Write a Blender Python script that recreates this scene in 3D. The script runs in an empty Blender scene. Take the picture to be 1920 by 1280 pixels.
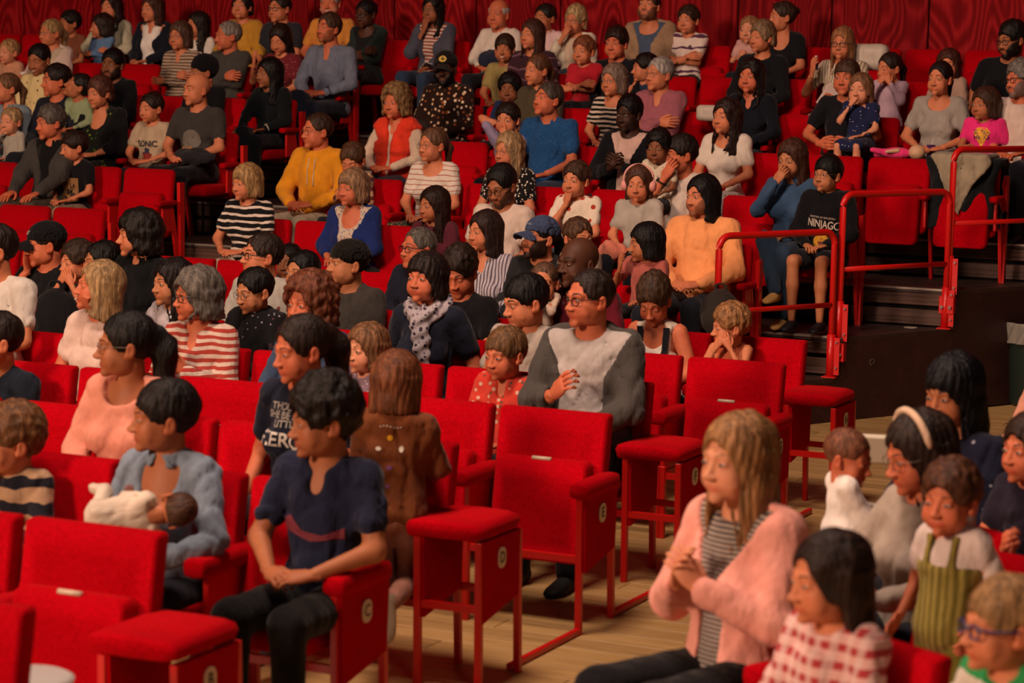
import bpy, math, random
import numpy as np
from mathutils import Vector, Matrix, Euler

# ------------------------------------------------------------------ camera, world, lights, exposure
S = bpy.context.scene
COL = S.collection
F, PT, RO, CH, PHI = 4410.0, .1204, .0199, 2.478, .4426
CP, SP = math.cos(PHI), math.sin(PHI)
cam_d = bpy.data.cameras.new('camera'); cam = bpy.data.objects.new('camera', cam_d); COL.objects.link(cam)
cam_d.sensor_width = 36; cam_d.lens = 36 * F / 1920; cam_d.clip_end = 100
cam.location = (0, 0, CH)
cam.rotation_mode = 'XYZ'
cam.matrix_world = Matrix.Translation((0, 0, CH)) @ Matrix.Rotation(math.pi / 2 - PT, 4, 'X') @ Matrix.Rotation(RO, 4, 'Z')
cam_d.dof.use_dof = True; cam_d.dof.focus_distance = 15.0; cam_d.dof.aperture_fstop = 3.2
S.camera = cam
S.view_settings.view_transform = 'Standard'; S.view_settings.look = 'None'
S.view_settings.gamma = 1; S.view_settings.use_curve_mapping = False
S.view_settings.exposure = -0.04

w = bpy.data.worlds.new('hall_ambient'); S.world = w; w.use_nodes = True
w.node_tree.nodes['Background'].inputs[0].default_value = (1.0, .55, .45, 1)
w.node_tree.nodes['Background'].inputs[1].default_value = .026

def area(name, loc, target, size, energy, color, sy=None, spread=None):
    d = bpy.data.lights.new(name, 'AREA'); d.energy = energy; d.color = color; d.size = size
    if sy: d.shape = 'RECTANGLE'; d.size_y = sy
    if spread: d.spread = spread
    o = bpy.data.objects.new(name, d); COL.objects.link(o); o.location = loc
    o.rotation_euler = (Vector(target) - Vector(loc)).to_track_quat('-Z', 'Y').to_euler()
    return o
# stage wash spilling on the audience from the stage side, house lights above
area('stage_light', (-14.5, -2.6, 8.2), (-1.5, 14.0, 1.2), 3.0, 3400, (1.0, .65, .47))
area('house_light', (-1.5, 8.5, 9.5), (0.4, 11.5, 0.5), 2.5, 820, (1.0, .70, .56))
area('front_light', (2.5, -1.5, 5.5), (0.5, 11, 0.8), 1.5, 60, (1.0, .68, .55))
area('wall_wash', (0.5, 15.5, 7.0), (0.5, 21.5, 2.4), 4.0, 34, (1.0, .40, .34), 1.0)

def W(a, n, z=0.0):
    """row coordinates (along the row, back from the stage, height) to world"""
    return Vector((a * CP + n * SP, -a * SP + n * CP, z))
def ray(x, y):
    dx, dy = x - 960, y - 640
    c, s = math.cos(RO), math.sin(RO)
    u, v = c * dx + s * dy, -s * dx + c * dy
    X, U = u / F, -v / F
    return Vector((X, math.cos(PT) + math.sin(PT) * U, -math.sin(PT) + math.cos(PT) * U))
def on_row(x, y, n):
    """where the line of sight through a photo point meets the upright plane of a row: (a, z)"""
    r = ray(x, y); t = n / (r.x * SP + r.y * CP)
    return (t * (r.x * CP - r.y * SP), CH + t * r.z)
def on_z(x, y, z):
    r = ray(x, y); t = (z - CH) / r.z
    return Vector((t * r.x, t * r.y, z))
def to_an(P):
    return (P[0] * CP - P[1] * SP, P[0] * SP + P[1] * CP)

ROW = dict(A=(5.308, 0), B=(6.365, 0), C=(7.422, 0), D=(8.479, 0), E=(9.536, 0), F=(10.593, 0), G=(11.65, 0), H=(12.708, 0), P=(14.40, .07),
           I=(15.458, .31), J=(16.439, .59), K=(17.42, .87), L=(18.401, 1.15), M=(19.382, 1.43), N=(20.363, 1.71))

# ------------------------------------------------------------------ materials
MATS = {}
def newmat(key, rough=.8, spec=.3):
    m = bpy.data.materials.new(key.replace(' ', '_')); m.use_nodes = True
    nt = m.node_tree; b = nt.nodes['Principled BSDF']
    b.inputs['Roughness'].default_value = rough
    b.inputs['Specular IOR Level'].default_value = spec
    MATS[key] = m
    return m, nt, b
def N(nt, t, **kw):
    n = nt.nodes.new(t)
    for k, v in kw.items(): setattr(n, k, v)
    return n
def bump(nt, b, scale, strength, dist=.004, stretch=(1, 1, 1), detail=3):
    tc = N(nt, 'ShaderNodeTexCoord'); mp = N(nt, 'ShaderNodeMapping'); mp.inputs['Scale'].default_value = stretch
    no = N(nt, 'ShaderNodeTexNoise'); no.inputs['Scale'].default_value = scale; no.inputs['Detail'].default_value = detail
    bu = N(nt, 'ShaderNodeBump'); bu.inputs['Strength'].default_value = strength; bu.inputs['Distance'].default_value = dist
    nt.links.new(tc.outputs['Object'], mp.inputs[0]); nt.links.new(mp.outputs[0], no.inputs['Vector'])
    nt.links.new(no.outputs[0], bu.inputs['Height']); nt.links.new(bu.outputs[0], b.inputs['Normal'])
    return no
def plain(col, rough=.8, metal=0, key=None, spec=.3, bs=None):
    key = key or 'plain_%.3f_%.3f_%.3f_%.2f_%.1f' % (*col, rough, metal)
    if key in MATS: return MATS[key]
    m, nt, b = newmat(key, rough, spec)
    b.inputs['Base Color'].default_value = (*col, 1); b.inputs['Metallic'].default_value = metal
    if bs: bump(nt, b, *bs)
    return m
def ramp(nt, stops, mode='LINEAR'):
    r = N(nt, 'ShaderNodeValToRGB'); r.color_ramp.interpolation = mode
    e = r.color_ramp.elements
    while len(e) < len(stops): e.new(.5)
    for i, (p, c) in enumerate(stops): e[i].position = p; e[i].color = (*c, 1)
    return r
def hexc(h):
    """photo colour name table value (sRGB hex) to linear"""
    v = [int(h[i:i + 2], 16) / 255 for i in (0, 2, 4)]
    return tuple(x / 12.92 if x < .04045 else ((x + .055) / 1.055) ** 2.4 for x in v)

def cloth(pat, *cs):
    """garment materials: pattern name and sRGB hex colours"""
    key = 'cloth_%s_%s' % (pat, '_'.join(map(str, cs)))
    if key in MATS: return MATS[key]
    m, nt, b = newmat(key, .9, .15)
    cols = [hexc(c) for c in cs if isinstance(c, str)]; par = [c for c in cs if not isinstance(c, str)]
    L = nt.links
    tc = N(nt, 'ShaderNodeTexCoord')
    b.inputs['Sheen Weight'].default_value = .08
    if pat == 'solid':
        no = N(nt, 'ShaderNodeTexNoise'); no.inputs['Scale'].default_value = 9
        c = cols[0]; r = ramp(nt, [(.3, tuple(x * .86 for x in c)), (.7, tuple(min(1, x * 1.1) for x in c))])
        L.new(tc.outputs['Object'], no.inputs['Vector']); L.new(no.outputs[0], r.inputs[0]); L.new(r.outputs[0], b.inputs['Base Color'])
    elif pat in ('stripes', 'vstripes'):
        n, duty = par[0], par[1]
        sx = N(nt, 'ShaderNodeSeparateXYZ'); ma = N(nt, 'ShaderNodeMath', operation='MULTIPLY'); ma.inputs[1].default_value = n
        no = N(nt, 'ShaderNodeTexNoise'); no.inputs['Scale'].default_value = 7
        ad = N(nt, 'ShaderNodeMath', operation='MULTIPLY_ADD'); ad.inputs[1].default_value = .9
        fr = N(nt, 'ShaderNodeMath', operation='FRACT')
        r = ramp(nt, [(0, cols[0]), (duty, cols[1])], 'CONSTANT')
        L.new(tc.outputs['Object'], sx.inputs[0]); L.new(tc.outputs['Object'], no.inputs['Vector'])
        L.new(sx.outputs[2 if pat == 'stripes' else 0], ma.inputs[0])
        L.new(no.outputs[0], ad.inputs[0]); L.new(ma.outputs[0], ad.inputs[2])
        L.new(ad.outputs[0], fr.inputs[0]); L.new(fr.outputs[0], r.inputs[0]); L.new(r.outputs[0], b.inputs['Base Color'])
    elif pat in ('dots', 'floral'):
        vo = N(nt, 'ShaderNodeTexVoronoi'); vo.inputs['Scale'].default_value = par[0]
        if pat == 'dots': vo.inputs['Randomness'].default_value = .55
        L.new(tc.outputs['Object'], vo.inputs['Vector'])
        th = par[1] if len(par) > 1 else .3
        r = ramp(nt, [(0, (1, 1, 1)), (th, (0, 0, 0))], 'CONSTANT')
        L.new(vo.outputs['Distance'], r.inputs[0])
        mx = N(nt, 'ShaderNodeMixRGB'); L.new(r.outputs[0], mx.inputs[0]); mx.inputs[1].default_value = (*cols[0], 1)
        if len(cols) > 2:
            sx = N(nt, 'ShaderNodeSeparateXYZ'); L.new(vo.outputs['Color'], sx.inputs[0])
            r2 = ramp(nt, [(i / (len(cols) - 1), c) for i, c in enumerate(cols[1:])], 'CONSTANT')
            L.new(sx.outputs[0], r2.inputs[0]); L.new(r2.outputs[0], mx.inputs[2])
        else: mx.inputs[2].default_value = (*cols[1], 1)
        L.new(mx.outputs[0], b.inputs['Base Color'])
    elif pat == 'plaid':
        sx = N(nt, 'ShaderNodeSeparateXYZ'); L.new(tc.outputs['Object'], sx.inputs[0])
        prev = None
        for i, ax in enumerate((2, 0)):
            ma = N(nt, 'ShaderNodeMath', operation='MULTIPLY'); ma.inputs[1].default_value = par[0]
            fr = N(nt, 'ShaderNodeMath', operation='FRACT'); gt = N(nt, 'ShaderNodeMath', operation='GREATER_THAN'); gt.inputs[1].default_value = .55
            L.new(sx.outputs[ax], ma.inputs[0]); L.new(ma.outputs[0], fr.inputs[0]); L.new(fr.outputs[0], gt.inputs[0])
            mx = N(nt, 'ShaderNodeMixRGB'); mx.inputs[2].default_value = (*cols[1 + i], 1)
            if prev is None: mx.inputs[1].default_value = (*cols[0], 1); L.new(gt.outputs[0], mx.inputs[0])
            else:
                h = N(nt, 'ShaderNodeMath', operation='MULTIPLY'); h.inputs[1].default_value = .55
                L.new(gt.outputs[0], h.inputs[0]); L.new(h.outputs[0], mx.inputs[0]); L.new(prev.outputs[0], mx.inputs[1])
            prev = mx
        L.new(prev.outputs[0], b.inputs['Base Color'])
    no = N(nt, 'ShaderNodeTexNoise'); no.inputs['Scale'].default_value = 11; no.inputs['Detail'].default_value = 3.5
    mp = N(nt, 'ShaderNodeMapping'); mp.inputs['Scale'].default_value = (1, 1, .45); mp.inputs['Rotation'].default_value = (.2, .5, 0)
    bu = N(nt, 'ShaderNodeBump'); bu.inputs['Strength'].default_value = .8; bu.inputs['Distance'].default_value = .035
    L.new(tc.outputs['Object'], mp.inputs[0]); L.new(mp.outputs[0], no.inputs['Vector']); L.new(no.outputs[0], bu.inputs['Height']); L.new(bu.outputs[0], b.inputs['Normal'])
    return m

def skin_mat():
    if 'skin' in MATS: return MATS['skin']
    m, nt, b = newmat('skin', .58, .30)
    at = N(nt, 'ShaderNodeVertexColor'); at.layer_name = 'Col'
    no = N(nt, 'ShaderNodeTexNoise'); no.inputs['Scale'].default_value = 30; no.inputs['Detail'].default_value = 4
    tc = N(nt, 'ShaderNodeTexCoord'); nt.links.new(tc.outputs['Object'], no.inputs['Vector'])
    r = ramp(nt, [(.3, (.90, .84, .84)), (.7, (1, 1, 1))]); nt.links.new(no.outputs[0], r.inputs[0])
    mx = N(nt, 'ShaderNodeMixRGB', blend_type='MULTIPLY'); mx.inputs[0].default_value = 1
    nt.links.new(at.outputs[0], mx.inputs[1]); nt.links.new(r.outputs[0], mx.inputs[2]); nt.links.new(mx.outputs[0], b.inputs['Base Color'])
    b.inputs['Subsurface Weight'].default_value = .0
    bu = N(nt, 'ShaderNodeBump'); bu.inputs['Strength'].default_value = .15; bu.inputs['Distance'].default_value = .003
    nt.links.new(no.outputs[0], bu.inputs['Height']); nt.links.new(bu.outputs[0], b.inputs['Normal'])
    return m
def hair_mat(h):
    key = 'hair_' + h
    if key in MATS: return MATS[key]
    m, nt, b = newmat(key, .48, .24)
    c = hexc(h); L = nt.links; g_ = sum(c) / 3; k_ = .14 if g_ > .12 else .1; c = tuple((x * (1 - k_) + g_ * k_) * .85 for x in c)
    tc = N(nt, 'ShaderNodeTexCoord'); outs = []
    for sc, st in ((150, .12), (52, .10)):
        mp = N(nt, 'ShaderNodeMapping'); mp.inputs['Scale'].default_value = (1, 1, st)
        no = N(nt, 'ShaderNodeTexNoise'); no.inputs['Scale'].default_value = sc; no.inputs['Detail'].default_value = 3; no.inputs['Distortion'].default_value = .5
        L.new(tc.outputs['Object'], mp.inputs[0]); L.new(mp.outputs[0], no.inputs['Vector']); outs.append(no.outputs[0])
    mx = N(nt, 'ShaderNodeMixRGB'); mx.inputs[0].default_value = .6; L.new(outs[0], mx.inputs[1]); L.new(outs[1], mx.inputs[2])
    r = ramp(nt, [(.36, tuple(x * .30 for x in c)), (.52, tuple(x * .85 for x in c)), (.68, tuple(min(1, x * 1.7 + .006) for x in c))])
    L.new(mx.outputs[0], r.inputs[0]); L.new(r.outputs[0], b.inputs['Base Color'])
    bu = N(nt, 'ShaderNodeBump'); bu.inputs['Strength'].default_value = .9; bu.inputs['Distance'].default_value = .012
    L.new(mx.outputs[0], bu.inputs['Height']); L.new(bu.outputs[0], b.inputs['Normal'])
    return m
def seat_fabric():
    if 'red_seat_fabric' in MATS: return MATS['red_seat_fabric']
    m, nt, b = newmat('red_seat_fabric', .95, .02)
    tc = N(nt, 'ShaderNodeTexCoord'); no = N(nt, 'ShaderNodeTexNoise'); no.inputs['Scale'].default_value = 160; no.inputs['Detail'].default_value = 2
    n2 = N(nt, 'ShaderNodeTexNoise'); n2.inputs['Scale'].default_value = 5
    r = ramp(nt, [(.3, (.31, .0002, .004)), (.7, (.53, .0012, .008))])
    r2 = ramp(nt, [(.3, (.85, .85, .85)), (.7, (1, 1, 1))])
    mx = N(nt, 'ShaderNodeMixRGB', blend_type='MULTIPLY'); mx.inputs[0].default_value = 1
    L = nt.links
    for q in (no, n2): L.new(tc.outputs['Object'], q.inputs['Vector'])
    L.new(no.outputs[0], r.inputs[0]); L.new(n2.outputs[0], r2.inputs[0]); L.new(r.outputs[0], mx.inputs[1]); L.new(r2.outputs[0], mx.inputs[2])
    L.new(mx.outputs[0], b.inputs['Base Color'])
    bu = N(nt, 'ShaderNodeBump'); bu.inputs['Strength'].default_value = .5; bu.inputs['Distance'].default_value = .002
    L.new(no.outputs[0], bu.inputs['Height']); L.new(bu.outputs[0], b.inputs['Normal'])
    b.inputs['Sheen Weight'].default_value = .12; b.inputs['Sheen Tint'].default_value = (1, .10, .07, 1)
    return m
RED_STEEL = plain((.60, .007, .006), .35, 0, 'red_painted_steel', .5)
CHROME = plain((.6, .58, .55), .25, 1, 'bolt_steel')
BLACKP = plain((.012, .011, .012), .45, 0, 'black_plastic', .4)
PLATE = plain((.62, .50, .36), .4, 0, 'cream_enamel', .5)

# ------------------------------------------------------------------ mesh helpers
def mesh_obj(name, V, Fc, mat, parent=None, smooth=True, colors=None, mats=None, fm=None):
    me = bpy.data.meshes.new(name)
    V = np.asarray(V, np.float32)
    if isinstance(Fc, np.ndarray):
        k = Fc.shape[1]; n = len(Fc)
        me.vertices.add(len(V)); me.vertices.foreach_set('co', V.ravel())
        me.loops.add(n * k); me.loops.foreach_set('vertex_index', Fc.astype(np.int32).ravel())
        me.polygons.add(n); me.polygons.foreach_set('loop_start', np.arange(0, n * k, k, dtype=np.int32))
        me.update(calc_edges=True)
    else:
        me.from_pydata([tuple(map(float, v)) for v in V], [], [tuple(map(int, f)) for f in Fc])
    me.polygons.foreach_set('use_smooth', np.full(len(me.polygons), smooth))
    for m in (mats or [mat]): me.materials.append(m)
    if fm is not None: me.polygons.foreach_set('material_index', np.asarray(fm, np.int32))
    if colors is not None:
        ca = me.color_attributes.new('Col', 'FLOAT_COLOR', 'POINT')
        c4 = np.ones((len(V), 4), np.float32); c4[:, :3] = colors; ca.data.foreach_set('color', c4.ravel())
    me.update()
    o = bpy.data.objects.new(name, me); COL.objects.link(o)
    if parent is not None: o.parent = parent
    return o
class MB:
    """collects simple solids into one mesh"""
    def __init__(s): s.v = []; s.f = []
    def add(s, V, Fs):
        k = len(s.v); s.v += [tuple(v) for v in V]; s.f += [tuple(i + k for i in f) for f in Fs]
    def box(s, lo, hi, bev=0.0, shear=None, M=None):
        x0, y0, z0 = lo; x1, y1, z1 = hi
        if bev > 0:
            V = []; b = bev
            # chamfered box: 24 verts
            for z, zi in ((z0, z0 + b), (z1, z1 - b)): pass
            P = [(x, y, z) for x in (x0, x1) for y in (y0, y1) for z in (z0, z1)]
            idx = {}
            for (x, y, z) in P:
                sx = b if x == x0 else -b; sy = b if y == y0 else -b; sz = b if z == z0 else -b
                idx[(x, y, z)] = (len(V), len(V) + 1, len(V) + 2)
                V += [(x, y + sy, z + sz), (x + sx, y, z + sz), (x + sx, y + sy, z)]
            g = lambda x, y, z, k: idx[(x, y, z)][k]
            Fs = []
            for x in (x0, x1):
                q = [g(x, y0, z0, 0), g(x, y1, z0, 0), g(x, y1, z1, 0), g(x, y0, z1, 0)]; Fs.append(q if x == x1 else q[::-1])
            for y in (y0, y1):
                q = [g(x0, y, z0, 1), g(x1, y, z0, 1), g(x1, y, z1, 1), g(x0, y, z1, 1)]; Fs.append(q if y == y0 else q[::-1])
            for z in (z0, z1):
                q = [g(x0, y0, z, 2), g(x1, y0, z, 2), g(x1, y1, z, 2), g(x0, y1, z, 2)]; Fs.append(q if z == z1 else q[::-1])
            def edge(p, q, a, c): Fs.append([idx[p][a], idx[q][a], idx[q][c], idx[p][c]])
            for x in (x0, x1):
                for y in (y0, y1): edge((x, y, z0), (x, y, z1), 0, 1)
                for z in (z0, z1): edge((x, y0, z), (x, y1, z), 0, 2)
            for y in (y0, y1):
                for z in (z0, z1): edge((x0, y, z), (x1, y, z), 1, 2)
            for p in P: Fs.append(list(idx[p]))
        else:
            V = [(x, y, z) for z in (z0, z1) for y in (y0, y1) for x in (x0, x1)]
            Fs = [(0, 2, 3, 1), (4, 5, 7, 6), (0, 1, 5, 4), (2, 6, 7, 3), (0, 4, 6, 2), (1, 3, 7, 5)]
        if shear: V = [(x, y + shear * (z - z0), z) for x, y, z in V]
        if M is not None: V = [tuple(M @ Vector(v)) for v in V]
        s.add(V, Fs); return s
    def tube(s, pts, r, n=10, cap=True):
        pts = [Vector([float(q) for q in p]) for p in pts]; rings = []
        rr = [float(q) for q in r] if isinstance(r, (list, tuple)) else [float(r)] * len(pts)
        up = Vector((0, 0, 1))
        for i, p in enumerate(pts):
            t = (pts[min(i + 1, len(pts) - 1)] - pts[max(i - 1, 0)]).normalized()
            a = t.cross(up) if abs(t.dot(up)) < .98 else t.cross(Vector((1, 0, 0)))
            a.normalize(); b = t.cross(a)
            rings.append([p + rr[i] * (math.cos(2 * math.pi * k / n) * a + math.sin(2 * math.pi * k / n) * b) for k in range(n)])
        V = [v for rg in rings for v in rg]; Fs = []
        for i in range(len(pts) - 1):
            for k in range(n):
                k2 = (k + 1) % n; Fs.append((i * n + k, i * n + k2, (i + 1) * n + k2, (i + 1) * n + k))
        if cap: Fs.append(tuple(range(n))[::-1]); Fs.append(tuple((len(pts) - 1) * n + k for k in range(n)))
        s.add(V, Fs); return s
    def prism(s, poly, axis, lo, hi):
        """polygon (2d) extruded along axis 0/1/2"""
        V = []
        for h in (lo, hi):
            for (a, b) in poly:
                V.append({0: (h, a, b), 1: (a, h, b), 2: (a, b, h)}[axis])
        n = len(poly); Fs = [tuple(range(n)), tuple(range(2 * n - 1, n - 1, -1))]
        for i in range(n): Fs.append((i, i + n, (i + 1) % n + n, (i + 1) % n))
        s.add(V, Fs); return s
    def obj(s, name, mat, parent=None, smooth=False):
        import bmesh
        me = bpy.data.meshes.new(name); me.from_pydata([tuple(map(float, v)) for v in s.v], [], s.f)
        bm = bmesh.new(); bm.from_mesh(me); bmesh.ops.recalc_face_normals(bm, faces=bm.faces); bm.to_mesh(me); bm.free()
        me.polygons.foreach_set('use_smooth', np.full(len(me.polygons), smooth))
        me.materials.append(mat)
        o = bpy.data.objects.new(name, me); COL.objects.link(o)
        if parent is not None: o.parent = parent
        return o
def empty(name, loc, rz=0):
    o = bpy.data.objects.new(name, None); COL.objects.link(o); o.location = loc; o.rotation_euler = (0, 0, rz); o.empty_display_size = .1
    return o
def tag(o, label, cat, group=None):
    o['label'] = label; o['category'] = cat
    if group: o['group'] = group
    return o

# ------------------------------------------------------------------ distance-field modelling
def surf_net(fn, lo, hi, h):
    """closed surface of fn(P)<0 as quads; blocks far from the surface are skipped"""
    B = 4
    lo = np.array(lo, np.float32); n = np.maximum(2, np.ceil((np.array(hi) - lo) / (h * B)).astype(int))
    c = [lo[i] + h * B * (np.arange(n[i]) + .5) - h * .5 for i in range(3)]
    G = np.stack(np.meshgrid(*c, indexing='ij'), -1).reshape(-1, 3).astype(np.float32)
    D = fn(G).reshape(n)
    act = np.abs(D) < h * B * 1.25 + .012
    fine = np.repeat(np.repeat(np.repeat(D, B, 0), B, 1), B, 2).astype(np.float32)
    am = np.repeat(np.repeat(np.repeat(act, B, 0), B, 1), B, 2)
    ii = np.argwhere(am)
    P = (lo + ii * h).astype(np.float32)
    fine[am] = fn(P)
    V = fine; V[0] = V[-1] = 1; V[:, 0] = V[:, -1] = 1; V[:, :, 0] = V[:, :, -1] = 1
    ins = V < 0
    nx, ny, nz = V.shape
    cnt = np.zeros((nx - 1, ny - 1, nz - 1), np.int8)
    for dx in (0, 1):
        for dy in (0, 1):
            for dz in (0, 1): cnt += ins[dx:nx - 1 + dx, dy:ny - 1 + dy, dz:nz - 1 + dz]
    cells = np.argwhere((cnt > 0) & (cnt < 8))
    if len(cells) == 0: return np.zeros((0, 3), np.float32), np.zeros((0, 4), int)
    acc = np.zeros((len(cells), 3), np.float32); num = np.zeros(len(cells), np.float32)
    cx, cy, cz = cells.T
    cor = [(0, 0, 0), (1, 0, 0), (0, 1, 0), (1, 1, 0), (0, 0, 1), (1, 0, 1), (0, 1, 1), (1, 1, 1)]
    cv = [V[cx + d[0], cy + d[1], cz + d[2]] for d in cor]
    for a, b in ((0, 1), (2, 3), (4, 5), (6, 7), (0, 2), (1, 3), (4, 6), (5, 7), (0, 4), (1, 5), (2, 6), (3, 7)):
        m = (cv[a] < 0) != (cv[b] < 0)
        t = np.where(m, cv[a] / np.where(m, cv[a] - cv[b], 1), 0)
        pa = np.array(cor[a], np.float32); pb = np.array(cor[b], np.float32)
        acc += np.where(m[:, None], pa + t[:, None] * (pb - pa), 0); num += m
    verts = lo + (cells + acc / num[:, None]) * h
    idx = -np.ones((nx - 1, ny - 1, nz - 1), np.int32); idx[cx, cy, cz] = np.arange(len(cells))
    quads = []
    for ax in range(3):
        o = [0, 0, 0]; o[ax] = 1
        A = ins[:nx - o[0], :ny - o[1], :nz - o[2]]; Bq = ins[o[0]:, o[1]:, o[2]:]
        e = np.argwhere(A != Bq)
        u, v = [(1, 2), (2, 0), (0, 1)][ax]
        e = e[(e[:, u] > 0) & (e[:, v] > 0) & (e[:, u] < V.shape[u] - 1) & (e[:, v] < V.shape[v] - 1)]
        s = A[e[:, 0], e[:, 1], e[:, 2]]
        du = np.zeros(3, int); du[u] = 1; dv = np.zeros(3, int); dv[v] = 1
        q = np.stack([idx[tuple((e - du - dv).T)], idx[tuple((e - dv).T)], idx[tuple(e.T)], idx[tuple((e - du).T)]], 1)
        q[~s] = q[~s][:, ::-1]
        quads.append(q)
    Q = np.concatenate(quads); Q = Q[(Q >= 0).all(1)]
    return verts.astype(np.float32), Q
def smin(a, b, k):
    h = np.clip(.5 + .5 * (b - a) / k, 0, 1)
    return b + (a - b) * h - k * h * (1 - h)
def smax(a, b, k): return -smin(-a, -b, k)
def ell(P, c, r):
    q = (P - np.array(c, np.float32)) / np.array(r, np.float32)
    k0 = np.sqrt((q * q).sum(-1)) + 1e-6
    q2 = q / np.array(r, np.float32); k1 = np.sqrt((q2 * q2).sum(-1)) + 1e-6
    return k0 * (k0 - 1) / k1
def cone(P, a, b, ra, rb):
    a = np.array(a, np.float32); b = np.array(b, np.float32); ab = b - a
    t = np.clip(((P - a) @ ab) / max(1e-9, float(ab @ ab)), 0, 1)
    q = P - a - t[:, None] * ab
    return np.sqrt((q * q).sum(-1)) - (ra + (rb - ra) * t)
def wob(P, f, seed=0):
    """cheap smooth noise in -1..1"""
    x, y, z = P[:, 0] * f, P[:, 1] * f, P[:, 2] * f
    return (np.sin(x * 1.7 + 2.1 * np.sin(y * 1.3 + seed) + seed * 1.7) + np.sin(y * 1.9 + 1.7 * np.sin(z * 1.1 + seed * 2) + .5) + np.sin(z * 1.6 + 1.9 * np.sin(x * 1.4 + 1.3 * seed) + seed)) / 3
def recalc(Vt):  # placeholder for readability
    return Vt
# ------------------------------------------------------------------ heads, hair, hands (templates, sizes of an adult in metres)
def head_sdf(P, k):
    """k: jaw width, chin, nose, brow factors"""
    jw, ch, no, br = k
    d = ell(P, (0, -.018, .030), (.076, .098, .088))
    d = smin(d, ell(P, (0, .022, -.030), (.060 * jw, .068, .080)), .02)
    Q = P.copy(); Q[:, 0] = np.abs(Q[:, 0])
    d = smin(d, ell(Q, (.038 * jw, .016, -.062), (.026, .044, .034)), .028)
    d = smin(d, ell(P, (0, .072, -.098), (.022 * ch, .018, .017 * ch)), .022)
    d = smin(d, cone(Q, (.012, .084, .018), (.040, .070, .018), .012 * br, .012 * br), .014)
    d = smin(d, ell(Q, (.034, .056, -.040), (.026, .024, .034)), .024)          # cheek
    d = smax(d, -ell(Q, (.031, .100, -.003), (.020, .017, .013)), .010)        # eye socket
    d = smin(d, ell(Q, (.031, .0725, -.003), (.0150, .0150, .0135)), .003)     # eyelids over the ball
    d = smin(d, cone(P, (0, .082, .008), (0, .102, -.034), .0065, .0105 * no), .011)
    d = smin(d, ell(P, (0, .1055, -.036), (.0115 * no, .0110, .0098)), .007)
    d = smin(d, ell(Q, (.0135 * no, .100, -.040), (.0075, .010, .0075)), .005)
    d = smax(d, -ell(Q, (.007, .108, -.0475), (.0035, .005, .0035)), .003)     # nostril
    d = smin(d, ell(P, (0, .077, -.066), (.026, .009, .015)), .012)
    d = smin(d, ell(P, (0, .0872, -.0640), (.0215, .0055, .0040)), .004)
    d = smin(d, ell(P, (0, .0862, -.0728), (.0180, .0058, .0048)), .004)
    d = smax(d, -ell(P, (0, .0965, -.0683), (.0240, .0110, .0012)), .003)
    return d
HEADS = {}
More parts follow.
